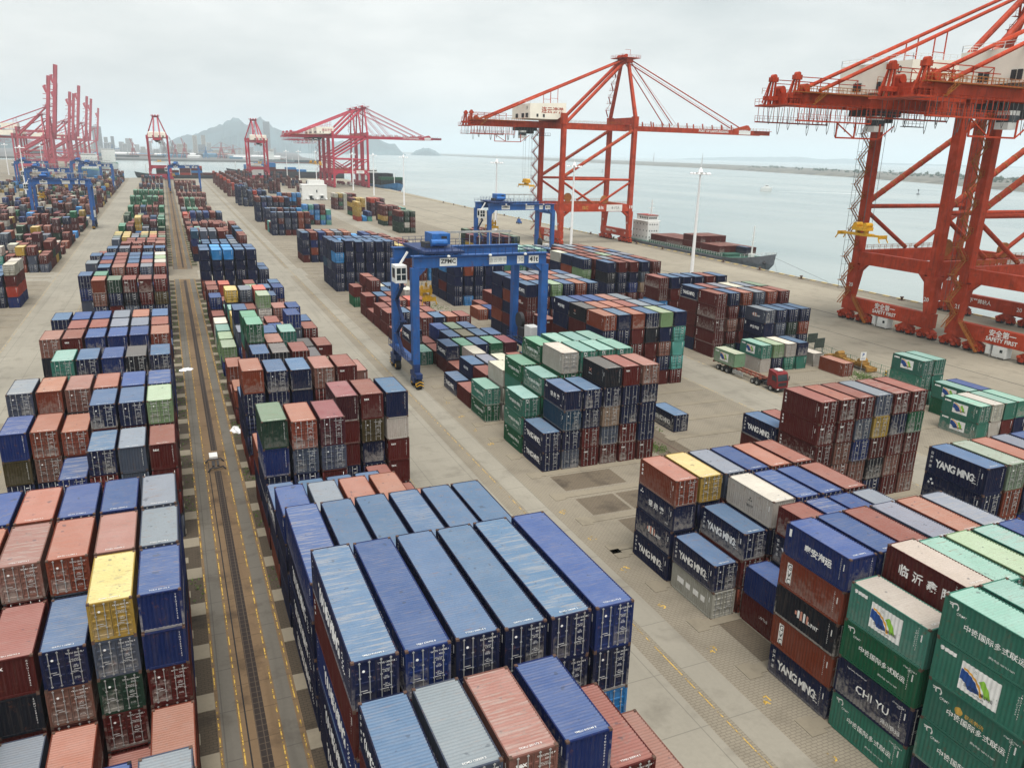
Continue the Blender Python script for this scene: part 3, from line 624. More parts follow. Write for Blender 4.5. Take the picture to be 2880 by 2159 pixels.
# ---- which of them does the photograph show, and how large
PXW = 512; F5 = FPX/2880*PXW; HH = int(PXW*2159/2880); ZB = np.full((HH, PXW), 1e9); IDB = np.full((HH, PXW), -1)
RM = np.array([r2, u2, fw]); CP = np.array([0, 0, CAMH])
for ci, c in enumerate(CONT):
    lo = np.array([c['x']-CW/2, c['y']-c['L']/2, c['z']]); hi = np.array([c['x']+CW/2, c['y']+c['L']/2, c['z']+c['h']])
    P = np.array([[(lo, hi)[i][0], (lo, hi)[j][1], (lo, hi)[k][2]] for i in (0, 1) for j in (0, 1) for k in (0, 1)])-CP
    q = P@RM.T
    if q[:, 2].max() < 1: continue
    q[:, 2] = np.maximum(q[:, 2], .5); px = PXW/2+F5*q[:, 0]/q[:, 2]; py = HH/2-F5*q[:, 1]/q[:, 2]
    x0, x1 = max(0, int(px.min())), min(PXW, int(px.max())+2); y0, y1 = max(0, int(py.min())), min(HH, int(py.max())+2)
    if x0 >= x1 or y0 >= y1: continue
    X, Y = np.meshgrid(np.arange(x0, x1)+.5, np.arange(y0, y1)+.5)
    D = ((X-PXW/2)/F5)[..., None]*RM[0]-((Y-HH/2)/F5)[..., None]*RM[1]+RM[2]
    D = np.where(abs(D) < 1e-9, 1e-9, D); ta = (lo-CP)/D; tb = (hi-CP)/D
    tn = np.minimum(ta, tb).max(-1); tf = np.maximum(ta, tb).min(-1)
    hit = (tn < tf) & (tf > 0) & (tn < ZB[y0:y1, x0:x1])
    ZB[y0:y1, x0:x1][hit] = tn[hit]; IDB[y0:y1, x0:x1][hit] = ci
area = np.bincount(IDB[IDB >= 0], minlength=len(CONT))
order = [int(i) for i in np.argsort(-area) if area[i] > 0][:296]
top = set(order); full = set(order[:210])
print('containers', len(CONT), 'visible', int((area > 0).sum()), 'smallest individual px', area[order[-1]])
ORD = ['first', 'second', 'third', 'fourth', 'fifth', 'sixth', 'seventh', 'eighth', 'ninth', 'tenth', 'eleventh', 'twelfth', 'thirteenth', 'fourteenth', 'fifteenth', 'sixteenth', 'seventeenth', 'eighteenth', 'nineteenth', 'twentieth']+['far']*60
baysof = {}
for i in order: baysof.setdefault(BL[CONT[i]['b']][2], set()).add(CONT[i]['bay'])
baysof = {k: sorted(v) for k, v in baysof.items()}
def jit(c, r, a=.10): f = 1+r.uniform(-a, a); return tuple(max(0, min(1, q*f*(1+r.uniform(-.04, .04)))) for q in c)
seen = {}
for i in order:
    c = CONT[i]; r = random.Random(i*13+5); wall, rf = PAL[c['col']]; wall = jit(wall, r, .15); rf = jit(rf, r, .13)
    if c['em'] == 'd': pass
    bn = BL[c['b']][2]; bi = baysof[bn].index(c['bay']); ft = c['n']-1-c['t']
    tw = 'top of stack' if ft == 0 else (ORD[ft]+' from top')
    lab = f"{CNAME[c['col']]} container, {tw}, {ORD[c['row']]} row from left, {ORD[bi]} bay, {bn}"
    if lab in seen: lab = f"{CNAME[c['col']]} container, {tw}, {ORD[c['row']]} row in, {ORD[bi]} bay back, {bn}"
    seen[lab] = 1
    o = empty('shipping_container', (c['x']+r.uniform(-.05, .05), c['y']+r.uniform(-.06, .06), c['z']), lab, 'shipping container', 'containers stacked in the '+bn, rz=R(r.uniform(-.25, .25)))
    def part(what, idx=0, parent=o, me=None):
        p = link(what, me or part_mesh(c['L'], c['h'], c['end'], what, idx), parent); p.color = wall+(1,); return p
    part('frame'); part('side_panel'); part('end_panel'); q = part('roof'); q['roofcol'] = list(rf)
    for k in (0, 1):
        if c['end'] == 'b' and i not in full: break
        d = part('door', k)
        if c['end'] == 'd': part('locking_bar', k, d)
    if i in full: part('serial', i % 6)
    for mk in c['mk']:
        me = mark_mesh(mk, c['L'], c['h'])
        if me: p = link('lettering', me, o)
    for em in c['em']:
        if em in 'xmcBzi': link('lettering', end_mark(em, c['end'], c['L'], c['h']), o)
# everything smaller or hidden goes into one mesh
rest = [i for i in range(len(CONT)) if i not in top]
def template(L, h, end):
    g = geom(L, h, end, 'frame')
    g.m = [{0: 0, 1: 2, 2: 2}[m] for m in g.m]
    for wh in ('side_panel', 'end_panel', 'roof', 'door'):
        q = geom(L, h, end, wh)
        if wh == 'door' and end == 'b': rot180(q)
        if wh == 'roof': q.m = [1]*len(q.f)
        else: q.m = [0 if m == 0 else 2 for m in q.m]
        g.add(q.v, q.f, 0); g.m[-len(q.f):] = q.m
        if wh == 'door':
            q.v = [(-x, y, z) for x, y, z in q.v]; g.add(q.v, [f[::-1] for f in q.f], 0); g.m[-len(q.f):] = q.m
    if end == 'd':
        for x in (-.8, -.3, .3, .8): g.box(x-.02, x+.02, -L/2-.01, -L/2+.01, .15, h-.08, 3)
        for k in range(3): g.box(.42, .72, -L/2+.0, -L/2+.012, h-.45-.45*k, h-.38-.45*k, 4)
    else: g.box(.78, .86, -L/2+.0, -L/2+.012, .9, h-.3, 4) if False else None
    if end == 'b': g.box(.82, .86, -L/2+.0, -L/2+.012, 1.1, h-.35, 4)
    return g
VS = []; LI = []; LT = []; MI = []; WC = []; RC = []; nv = 0; tcache = {}
for i in rest:
    c = CONT[i]
    if area[i] == 0 and c['t'] < c['n']-1 and c['y'] > 60 and 0 < c['row'] < 5: continue       # buried in the middle of a block
    k = (c['L'], c['h'], c['end'])
    if k not in tcache:
        g = template(*k); tcache[k] = (np.array(g.v), [list(f) for f in g.f], g.m)
        v, f, m = tcache[k]; tcache[k] = (v, np.array([a for q in f for a in q]), np.array([len(q) for q in f]), np.array(m))
    v, li, lt, m = tcache[k]; r = random.Random(i*13+5)
    VS.append(v+np.array([c['x'], c['y'], c['z']])); LI.append(li+nv); LT.append(lt); MI.append(m); nv += len(v)
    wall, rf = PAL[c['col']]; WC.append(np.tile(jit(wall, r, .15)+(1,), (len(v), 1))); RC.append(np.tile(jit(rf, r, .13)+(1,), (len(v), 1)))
me = bpy.data.meshes.new('shipping_containers'); VS = np.concatenate(VS); LI = np.concatenate(LI); LT = np.concatenate(LT)
me.vertices.add(len(VS)); me.vertices.foreach_set('co', VS.ravel().astype(np.float32)); me.loops.add(len(LI)); me.loops.foreach_set('vertex_index', LI.astype(np.int32))
me.polygons.add(len(LT)); me.polygons.foreach_set('loop_start', np.concatenate([[0], np.cumsum(LT)[:-1]]).astype(np.int32)); me.polygons.foreach_set('loop_total', LT.astype(np.int32))
me.polygons.foreach_set('material_index', np.concatenate(MI).astype(np.int32))
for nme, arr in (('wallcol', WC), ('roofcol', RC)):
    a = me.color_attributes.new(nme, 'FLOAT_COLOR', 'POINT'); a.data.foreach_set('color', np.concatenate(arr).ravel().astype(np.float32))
for mt in (PAINTS, ROOFS, M['gasket'], M['bar'], M['white']): me.materials.append(mt)
me.update(); me.validate()
o = link('shipping_containers', me); tag(o, 'hundreds of smaller distant stacked containers filling the yard beyond the near rows', 'shipping containers', kind='stuff')
# ------------------------------------------------------------------ ground and water
def WP(x, y, z=0): a, b = W(x, y); return (a, b, z)
def sheet(name, polys, z, mat, label=None, kind='structure', thick=0.0, grid=True):
    g = MB()
    for pts in polys:
        if len(pts) == 4 and grid:      # x0,y0,x1,y1 rectangle in survey coordinates, split along y so that it follows the grid
            x0, y0, x1, y1 = pts; n = max(1, int((y1-y0)/40))
            for i in range(n):
                a, b = y0+(y1-y0)*i/n, y0+(y1-y0)*(i+1)/n
                q = [WP(x0, a, z), WP(x1, a, z), WP(x1, b, z), WP(x0, b, z)]
                if thick: g.add(q+[(p[0], p[1], z-thick) for p in q], [(0, 1, 2, 3), (0, 4, 5, 1), (1, 5, 6, 2), (2, 6, 7, 3), (3, 7, 4, 0)])
                else: g.add(q, [(0, 1, 2, 3)])
        else: g.add([(p[0], p[1], z) for p in pts], [tuple(range(len(pts)))])
    o = g.build(name, mat); tag(o, label, kind=kind); return o
def ground_mat(name, col, joint=None, paver=False, stain=.5, dark=(.10, .085, .065)):
    m, t, b = newmat(name); v = coord(t, 'Object'); big = noise(t, v, .03, 5, .6); mid = noise(t, v, .25, 7, .65); fine = noise(t, v, 3.0, 6, .6)
    c = mixc(t, ramp(t, big, (.35, 0), (.65, 1)), [q*.86 for q in col], [min(1, q*1.12) for q in col])
    c = mixc(t, math_(t, 'MULTIPLY', ramp(t, mid, (.52, 0), (.72, 1)), stain), c, dark)
    v2 = coord(t, 'Object', (1, .06, 1)); tr = noise(t, v2, .55, 4, .6)
    c = mixc(t, math_(t, 'MULTIPLY', ramp(t, tr, (.52, 0), (.7, 1)), stain*.7), c, [q*.62 for q in col])
    c = mixc(t, math_(t, 'MULTIPLY', ramp(t, fine, (.3, 1), (.6, 0)), .25), c, [q*.7 for q in col])
    if joint:
        br = N(t, 'ShaderNodeTexBrick', Scale=1.0); br.offset = 0; br.inputs['Mortar Size'].default_value = .045; br.inputs['Brick Width'].default_value = joint[0]; br.inputs['Row Height'].default_value = joint[1]
        t.links.new(coord(t, 'Object'), br.inputs[0]); c = mixc(t, math_(t, 'MULTIPLY', br.outputs['Fac'], .45), c, [q*.35 for q in col])
    if paver:
        br = N(t, 'ShaderNodeTexBrick', Scale=1.0); br.inputs['Mortar Size'].default_value = .03; br.inputs['Brick Width'].default_value = .5; br.inputs['Row Height'].default_value = .25
        t.links.new(coord(t, 'Object'), br.inputs[0]); c = mixc(t, math_(t, 'MULTIPLY', br.outputs['Fac'], .55), c, [q*.4 for q in col])
        br.inputs['Color1'].default_value = (1, 1, 1, 1)
    t.links.new(c, b.inputs['Base Color']); b.inputs['Roughness'].default_value = .85; b.inputs['Specular IOR Level'].default_value = .25
    bump(t, b, mid, .15, .03); return m
G_yard = ground_mat('yard_pavers', (.255, .222, .168), paver=True, stain=.45)
G_lane = ground_mat('lane_concrete', (.285, .262, .212), joint=(5.2, 6.0), stain=.5)
G_run = ground_mat('runway_concrete', (.13, .118, .098), joint=(50, 5.0), stain=.8, dark=(.05, .04, .03))
G_apron = ground_mat('apron_concrete', (.292, .260, .200), joint=(14.5, 21.5), stain=.45)
G_strip = ground_mat('rail_strip_brown', (.165, .11, .062), joint=(2.2, 3.1), stain=.9, dark=(.045, .03, .02))
G_pad = ground_mat('pad_concrete', (.24, .207, .152), stain=.5)
G_dark = ground_mat('dirty_pavers', (.15, .12, .085), paver=True, stain=.95, dark=(.045, .036, .027))
G_trench = simple('trench_cover', (.045, .03, .022), .8, var=.5, scale=6)
EDGE = 197.0; NY = 1035.0
def quay(y): return 196.5 + (y-150)*.004
slab = MB(); ys = [-260, 60, 200, 400, 700, NY]; 
land = [(-900, -260), (quay(-260), -260), (quay(400), 400), (quay(NY), NY), (-104, NY), (-104, 1990), (-1500, 1990)]
g = MB(); n = len(land); g.add([(x, y, 0) for x, y in land]+[(x, y, -7) for x, y in land], [tuple(range(n))]+[(i, i+n, (i+1) % n+n, (i+1) % n) for i in range(n)])
tag(g.build('ground', G_yard), 'grey brown paved terminal ground', kind='structure')
# water
m, t, b = newmat('sea_water'); v = coord(t, 'Object', (.05, .09, 1)); n1 = noise(t, v, 3.0, 6, .65); v2 = coord(t, 'Object', (.004, .0015, 1)); n2 = noise(t, v2, 2, 4)
c = mixc(t, ramp(t, n2, (.35, 0), (.65, 1)), (.20, .26, .26), (.31, .355, .34)); t.links.new(c, b.inputs['Base Color']); b.inputs['Roughness'].default_value = .22; b.inputs['IOR'].default_value = 1.33
bump(t, b, n1, .35, .5); WATER = m
g = MB(); g.add([(-30000, -3000, -3.6), (40000, -3000, -3.6), (40000, 45000, -3.6), (-30000, 45000, -3.6)], [(0, 1, 2, 3)]); tag(g.build('water', WATER), 'calm grey green harbour water', kind='structure')
# lanes
sheet('lane', [(24.2, 8, 32.4, 246), (24.2, 256, 33, 860)], .004, G_lane, 'long concrete truck lane beside the right block')
sheet('lane', [(84.5, 20, 95, 860)], .004, G_lane, 'concrete truck lane between the far right block and the quayside stacks')
sheet('lane', [(-30.5, 120, -20.5, 860)], .004, G_lane, 'concrete truck lane left of the left block')
sheet('cross_road', [(-60, 241, -2.2, 258), (6.8, 241, 38, 256)], .008, G_lane, 'pale concrete cross road between the container blocks')
sheet('apron', [(126, -60, 195.2, 1000)], .004, G_apron, 'wide concrete quay apron under the ship to shore cranes')
# rail strip between left and centre block
sheet('gantry_runway', [(.1, 5, 5.7, 240), (.1, 259, 5.7, 850)], .006, G_strip, 'brown stained concrete strip between the left and centre blocks')
sheet('gantry_runway', [(.35, 5, 1.45, 240), (.35, 259, 1.45, 850), (4.25, 5, 5.3, 240), (4.25, 259, 5.3, 850)], .011, G_run, 'grey concrete wheel runways for the yard gantries')
sheet('gantry_runway', [(34.3, 8, 36.9, 860)], .011, G_lane, 'concrete wheel runway beside the right block')
g = MB()
for x in (.2, 1.6, 4.1, 5.5, 33.9, 24.4, 84.8, 94.6, -30.2, -20.8):
    y = 6
    while y < 800:
        if (x < 6 and x > 0) and 239 < y < 260: y += 9; continue
        if x > 150 and y < 20: pass
        L = 9; a = WP(x-.045, y); b2 = WP(x+.045, y); c2 = WP(x+.045, y+L*.99); d2 = WP(x-.045, y+L*.99)
        g.add([(p[0], p[1], .016) for p in (a, b2, c2, d2)], [(0, 1, 2, 3)]); y += L
tag(g.build('lane_markings', M['yellow']), 'worn yellow edge lines of the lanes and runways', kind='structure')
# trench with grid cover, cable slot, cross joints
m, t, b = newmat('trench_grate'); br = N(t, 'ShaderNodeTexBrick', Scale=1.0); br.offset = 0; br.inputs['Brick Width'].default_value = .42; br.inputs['Row Height'].default_value = .62; br.inputs['Mortar Size'].default_value = .035
t.links.new(coord(t, 'Object'), br.inputs[0]); t.links.new(mixc(t, br.outputs['Fac'], (.02, .013, .01), (.07, .05, .035)), b.inputs['Base Color']); b.inputs['Roughness'].default_value = .9; G_grate = m
sheet('drain_trench', [(2.55, 5, 3.3, 94), (2.55, 101, 3.3, 238), (2.8, 262, 3.3, 840)], .012, G_grate, 'dark covered drain trench along the strip')
sheet('cable_slot', [(1.95, 5, 2.05, 97)], .012, M['gasket'], 'thin dark cable slot beside the trench')
# pads and dirty, shade-toned paving beside the strip and under the blocks
pads = MB(); dark = MB(); tufts = []
for i in range(62):
    y = 6+6.28*i
    if 236 < y < 260: continue
    for x0, x1 in ((-2.4, .1), (5.7, 7.4)):
        q = [WP(x0, y), WP(x1, y), WP(x1, y+1.9), WP(x0, y+1.9)]; pads.add([(p[0], p[1], .07) for p in q]+[(p[0], p[1], 0) for p in q], [(0, 1, 2, 3), (0, 4, 5, 1), (1, 5, 6, 2), (2, 6, 7, 3), (3, 7, 4, 0)])
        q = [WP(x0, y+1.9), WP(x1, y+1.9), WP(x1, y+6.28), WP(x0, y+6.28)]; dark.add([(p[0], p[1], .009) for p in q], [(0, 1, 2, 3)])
        tufts.append((x0, x1, y+1.9, y+6.28))
for b_, x0, x1, ys_ in (('C', 39.6, 58, [26.3+6.6*i for i in range(6)]+[60.3+6.55*i for i in range(40)]), ('D', 64.2, 83.4, [34.7+6.4*i for i in range(46)]), ('E', 98, 121, [64.7+6.4*i for i in range(30)]), ('A', -18, -1, [28+6.3*i for i in range(60)]), ('B', 24, 24.1, []), ('F', -50.5, -31.4, [184+6.4*i for i in range(70)])):
    for y in ys_:
        q = [WP(x0, y-.15), WP(x1, y-.15), WP(x1, y+.95), WP(x0, y+.95)]; pads.add([(p[0], p[1], .05) for p in q]+[(p[0], p[1], 0) for p in q], [(0, 1, 2, 3), (0, 4, 5, 1), (1, 5, 6, 2), (2, 6, 7, 3), (3, 7, 4, 0)])
        if b_ in 'CD':
            for xx in (x0+.0,):
                q = [WP(xx-1.0, y-.5), WP(xx+.4, y-.5), WP(xx+.4, y+1.3), WP(xx-1.0, y+1.3)]; pads.add([(p[0], p[1], .045) for p in q]+[(p[0], p[1], 0) for p in q], [(0, 1, 2, 3), (0, 4, 5, 1), (1, 5, 6, 2), (2, 6, 7, 3), (3, 7, 4, 0)])
tag(pads.build('stacking_pads', G_pad), 'pale concrete stacking pads under the container rows', kind='structure')
G_dirt_shade = ground_mat('dirty_shaded_paving', (.075, .058, .040), paver=True, stain=.95, dark=(.015, .012, .009))  # dirt tone deepened almost to black: shadow beside the stacks is in the colour
tag(dark.build('dirt_shade_bays', G_dirt_shade), 'dirty paving bays between the pads, darkened with painted-in shade', kind='structure')
sheet('dirt_shade_bays', [(43, 61.6, 57, 66.3), (41, 68.2, 46, 72.6), (46.4, 68.2, 50.5, 72.6), (41, 75, 49.5, 79.4), (44, 41, 50, 46) if False else (41, 34, 43.4, 46.4), (58.5, 30, 63.8, 106), (66, 68.5, 82, 73), (66, 75, 82, 80)], .007, G_dark, 'dark dirty paving in the empty slots of the right block')
sheet('service_track', [(60, 20, 60.2, 108), (61.8, 20, 62.0, 108)], .02, M['castrust'], 'thin rusty rails between the right blocks')
# crane rails and quay edge
sheet('crane_rail', [[(157.3, -100), (157.7, -100), (161.5, 1000), (161.1, 1000)], [(193.0, -100), (193.3, -100), (197.0, 1000), (196.7, 1000)], [(140.4, -100), (140.6, -100), (143, 1000), (142.7, 1000)]], .009, M['gasket'], 'dark crane rail slots in the quay apron', grid=False)
g = MB(); gy_ = MB()
for i in range(420):
    y = -40+i*2.5; x = quay(y); (gy_ if i % 2 else g).box(x-.75, x, y, y+2.44, 0, .28)
tag(g.build('quay_kerb', M['kerby']), 'yellow and grey chequered kerb along the quay edge', kind='structure'); gy_.build('quay_kerb', M['kerbg'], bpy.data.objects['quay_kerb'])
# grass tufts in the pads strip
gr = MB(); r = random.Random(3)
def tuft(x, y, s):
    for k in range(7):
        a = r.random()*6.28; l = s*r.uniform(.5, 1); dx, dy = math.cos(a)*l*.5, math.sin(a)*l*.5; w_ = s*.12
        ox, oy = x+r.uniform(-.2, .2)*s*2, y+r.uniform(-.2, .2)*s*2
        gr.add([(ox-w_*math.sin(a), oy+w_*math.cos(a), 0), (ox+w_*math.sin(a), oy-w_*math.cos(a), 0), (ox+dx, oy+dy, l)], [(0, 1, 2)])
for x0, x1, ya, yb in tufts:
    if r.random() < (.75 if ya > 60 else .3):
        for k in range(int(r.uniform(15, 60))): a = WP(r.uniform(x0, x1), r.uniform(ya, yb)); tuft(a[0], a[1], r.uniform(.12, .3))
for cx, cy, sx, sy, nn in ((59.5, 84, 1.6, 2.5, 200), (63.5, 95, 1.2, 6, 160), (119.5, 103, 3, 5, 500), (60, 186, 4, 5, 150), (57, 160, 3, 6, 150)):
    for k in range(nn): a = WP(cx+r.gauss(0, sx*.5), cy+r.gauss(0, sy*.5)); tuft(a[0], a[1], r.uniform(.15, .35))
GR = simple('weed_green', (.10, .17, .035), .9, var=.5, scale=2)
tag(gr.build('weeds', GR), 'weeds and grass growing in the joints beside the stacks', kind='stuff')
# painted yellow numbers on the lane
g = MB()
for i, y in enumerate((30.3, 36.6, 43.2, 50.2, 56.8, 63.4, 70, 92, 98, 104, 111)):
    a = WP(38.2, y); g.text("%02d" % (45+2*i), 1.1, (a[0], a[1], .013), (.9, .43, 0), (-.43, .9, 0), 0, .01)
tag(g.build('painted_numbers', M['yellow']), 'worn yellow bay numbers painted beside the right block', kind='structure')
# breakwater, islands, hills (terrain with real volume)
HILL = simple('hill_slope', (.06, .10, .11), .95, var=.4, scale=.004); ROCK = simple('breakwater_stone', (.13, .12, .095), .95, var=.5, scale=.02)
def at(px, D, z):      # a point at horizontal distance D on the bearing of image column px (in 2880ths)
    a = YAW+math.atan((px-1440)/FPX); return (D*math.sin(a), D*math.cos(a), z)
def terrain(name, lab, prof, D, depth, mat, base=-4):
    """prof: (column, height m) ridge; a ridge with a front and a back slope and side spurs"""
    r = random.Random(len(prof)*7+int(D)); g = MB(); n = 90; mrow = 9; vs = []
    p0, p1 = prof[0][0], prof[-1][0]
    def hgt(p):
        for (a, ha), (b, hb) in zip(prof, prof[1:]):
            if a <= p <= b: u = (p-a)/(b-a); return ha+(hb-ha)*u
        return 0
    nz_ = [[r.gauss(0, 1) for _ in range(n+1)] for _ in range(mrow)]
    for j in range(mrow):
        s = j/(mrow-1); k = math.sin(s*PI)**.8 if 0 < s < 1 else 0
        for i in range(n+1):
            p = p0+(p1-p0)*i/n; e = min(1, i/4, (n-i)/4); hh = hgt(p)*k+nz_[j][i]*hgt(p)*.035*k
            vs.append(at(p, D+depth*(s-.5)+20*nz_[j][i], base+max(0, hh)*(.2+.8*e if e < 1 else 1)))
    g.add(vs, [(j*(n+1)+i, j*(n+1)+i+1, (j+1)*(n+1)+i+1, (j+1)*(n+1)+i) for j in range(mrow-1) for i in range(n)])
    o = g.build(name, mat); tag(o, lab, kind='structure'); return o
K7 = 7600/FPX
terrain('hills', 'hazy blue double peaked mountain behind the harbour town', [(470, 30), (540, 118), (577, 135), (606, 174), (647, 224), (676, 274), (690, 268), (714, 226), (733, 252), (750, 290), (762, 262), (780, 222), (805, 185), (835, 150), (900, 110), (960, 105), (1041, 150), (1065, 135), (1090, 95), (1114, 92), (1126, 60), (1139, 5)], 7600, 1800, HILL)
terrain('hills', 'small hazy island at the end of the breakwater', [(1150, 2), (1165, 40), (1185, 66), (1200, 68), (1218, 45), (1235, 2)], 7800, 700, HILL)
terrain('hills', 'hazy hill at the left edge of the view', [(-220, 60), (-120, 190), (-40, 265), (5, 225), (25, 180), (60, 110), (120, 50), (200, 8)], 5600, 1500, HILL)
terrain('hills', 'very faint coast on the horizon', [(1850, 5), (2000, 60), (2200, 95), (2260, 60), (2330, 85), (2420, 30), (2900, 20)], 15000, 900, HILL)
# breakwater: low bank
near_ = [(3050, 11500), (2350, 6300), (2250, 4600), (2130, 3700), (2015, 2632), (1830, 2000), (1700, 1600), (1513, 1212), (1301, 868), (1120, 560), (1000, 380)]
far_ = [(3900, 13500), (3500, 8200), (3350, 6000), (3250, 4900), (3050, 3700), (2850, 2900), (2600, 2250), (2350, 1700), (2050, 1150), (1700, 650), (1500, 400)]
g = MB(); vs = []
for (x, y), (u, v) in zip(near_, far_):
    for f, z in ((0, -4), (.03, .3), (.05, 2.6), (.12, 2.2), (.5, 1.4), (.93, 2.2), (1, -4)): vs.append((x+(u-x)*f, y+(v-y)*f, z))
g.add(vs, [(7*i+j, 7*i+j+1, 7*i+j+8, 7*i+j+7) for i in range(len(near_)-1) for j in range(6)], 0)
tag(g.build('breakwater', ROCK), 'long low stone breakwater across the bay', 'breakwater')
# ------------------------------------------------------------------ ship to shore cranes
HG, GZ, APX, APZ = 11.0, 49.6, 35.0, 80.5     # half leg spacing, girder underside, apex
SEA = 35.5
def sts(label, group, paint, num, detail=2, boom_up=False, text=True):
    o = empty('ship_to_shore_crane', (0, 0, 0), label, 'gantry crane', group); P = [M[paint]]
    for s in (-1, 1):                                   # sills, one per rail
        pass
    for x in (0, SEA):
        g = MB(); g.box(x-.8, x+.8, -13.2, 13.2, 2.7, 5.9)
        g.build('sill_beam', P, o)
        if detail == 2 and text:
            q = MB(); 
            if x == 0: q.text("安全第一", 1.5, (x-.83, 0, 4.95), (0, -1, 0), (0, 0, 1), 0, .02); q.text("SAFETY FIRST", 1.15, (x-.83, 0, 3.7), (0, -1, 0), (0, 0, 1), 0, .03)
            else: q.text("吊物线下严禁站人", 1.25, (x-.83, 3, 4.4), (0, -1, 0), (0, 0, 1), 0, .02); q.text(num, 1.4, (x-.83, -9.5, 4.2), (0, -1, 0), (0, 0, 1), 0, .02)
            q.build('lettering', M['white'], o)
        for s in (-1, 1):
            # bogies
            g = MB(); y0 = s*9.0
            for k in (-1, 1):
                yc = y0+k*2.9
                g.frustum((x, yc-2.1, 1.5), (x, yc, 2.15), 1.0, .6, 1.2, 1.5); g.frustum((x, yc, 2.15), (x, yc+2.1, 1.5), 1.2, 1.5, 1.0, .6); g.tube((x-.62, yc, 2.1), (x+.62, yc, 2.1), .85, 12)
                for j in (-1, 1):
                    yb = yc+j*1.35; g.box(x-.45, x+.45, yb-1.05, yb+1.05, .55, 1.35)
                    if detail: g.box(x-1.0, x-.45, yb-.5, yb+.4, .5, 1.25); g.tube((x-1.0, yb, 1.5), (x-1.0, yb+.7, 1.5), .35, 8)
                    for w_ in (-.55, .55): g.tube((x-.5, yb+w_, .42), (x+.5, yb+w_, .42), .40, 10, 1)
            g.frustum((x, y0-3.2, 2.45), (x, y0, 2.75), .9, .5, 1.1, .6); g.frustum((x, y0, 2.75), (x, y0+3.2, 2.45), 1.1, .6, .9, .5)
            g.build('bogie', [M[paint], M['dark']], o)
            g = MB(); ys = s*HG
            g.frustum((x, s*(HG+.6), 5.9), (x, ys, 14.2), 1.9, 2.0, 2.1, 3.3, upv=(0, 1, 0)); g.beam((x, ys, 14.2), (x, ys, 52.2), 1.9, 2.0, upv=(0, 1, 0)); g.box(x-1.15, x+1.15, ys-1.25, ys+1.25, 51, 55.6)
            leg = g.build('leg', P, o)
            if detail and text:
                q = MB(); q.text(num, 1.3, (x-1.06, ys, 9), (0, -1, 0), (0, 0, 1), 0, .02); q.build('lettering', M['white'], leg)
        g = MB(); g.box(x-.75, x+.75, -HG+.9, HG-.9, 14.4, 17.4); g.box(x-.9, x+.9, -HG+1.2, HG-1.2, 52.3, 55.2)
        for s in (-1, 1): g.frustum((x, s*(HG-.8), 12.6), (x, s*(HG-3.6), 15.2), 1.4, 1.0, 1.4, 1.0)
        g.build('cross_beam', P, o)
    if detail == 2:
        g = MB(); g.box(-1.1, .9, -1.6, 1.3, .35, 2.6); g.box(-1.0, .9, 2.0, 2.9, .6, 2.5); g.box(-1.14, -1.08, -.9, -.3, 1.4, 2.0, 1); g.rail((-1.5, -1.8, .3), (-1.5, 1.5, .3), 1.0)
        g.build('electrical_cabin', [M['offwhite'], M['glass']], o)
        g = MB(); g.tube((4, -HG+1.1, 20.5), (4, -HG+1.7, 20.5), 1.9, 20, 0); g.tube((22, -HG-.2, 19.6), (22, -HG+.5, 19.6), 1.8, 20, 0); g.build('cable_reel', M['orail'], o)
    for s in (-1, 1):                                   # portal frame in the plane across the quay
        y = s*HG; g = MB(); g.box(1.0, SEA-1.0, y-.75, y+.75, 14.3, 17.6)
        for x, k in ((1.0, 1), (SEA-1, -1)): g.frustum((x, y, 12.4), (x+k*3.4, y, 15.0), 1.3, 1.0, 1.3, 1.0)
        g.build('portal_beam', P, o)
        g = MB(); g.tube((.9, y, 28.3), (SEA-.9, y, 28.3), .55, 10); g.tube((.9, y, 27), (SEA/2-1.8, y, 18), .52, 10); g.tube((SEA-.9, y, 27), (SEA/2+1.8, y, 18), .52, 10); g.tube((.9, y, 29.5), (SEA-.9, y, 49.5), .7, 12)
        g.build('brace', P, o)
        if detail:
            q = MB(); q.rail((1.2, y-.7, 17.65), (SEA-1.2, y-.7, 17.65), 1.1, 2.2 if detail == 2 else 4); q.rail((1.2, y+.7, 17.65), (SEA-1.2, y+.7, 17.65), 1.1, 2.2 if detail == 2 else 4)
            if detail == 2:
                a, b = Vector((.9, y-.75, 29.9)), Vector((SEA-.9, y-.75, 50.1)); 
                q.beam(a+Vector((0, 0, .7)), b+Vector((0, 0, .7)), .06)
                for i in range(12): c = a.lerp(b, i/11); q.beam(c, c+Vector((0, 0, .75)), .06)
                for i in range(12): c = Vector((.9, y, 29.5)).lerp(Vector((SEA-.9, y, 49.5)), (i+.5)/12); q.tube(c-Vector((.12, 0, .07)), c+Vector((.12, 0, .07)), .78, 10)
            q.build('railing', M['orail'], o)
    if text and detail:
        g = MB(); y = -HG-.77; g.text("61t", 1.9, (SEA-15.5, y, 16), (1, 0, 0), (0, 0, 1), 0, .04); g.text(num, 1.9, (SEA-.1, y-.3, 16.2), (1, 0, 0), (0, 0, 1), 0, .03); g.build('lettering', M['white'], o)
        g = MB(); g.box(SEA-12.6, SEA-4.4, y-.03, y, 14.5, 17.4); sg = g.build('sign_panel', M['offwhite'], o); g = MB(); g.text("PSA", 1.7, (SEA-7.2, y-.04, 15.9), (1, 0, 0), (0, 0, 1), 0, .02); g.text("e", 1.9, (SEA-9.6, y-.04, 16.1), (1, 0, 0), (0, 0, 1), 0, .05); g.build('lettering', M['grail'], sg)
        g = MB(); g.text("安全生产\n注意安全", .8, (SEA-23.5, y, 16), (1, 0, 0), (0, 0, 1), 0, .01); g.build('lettering', M['goldp'], o)
    # girder and boom
    g = MB()
    for s in (-1, 1): g.box(-38, 40, s*3.6-.65, s*3.6+.65, GZ, GZ+2.5); 
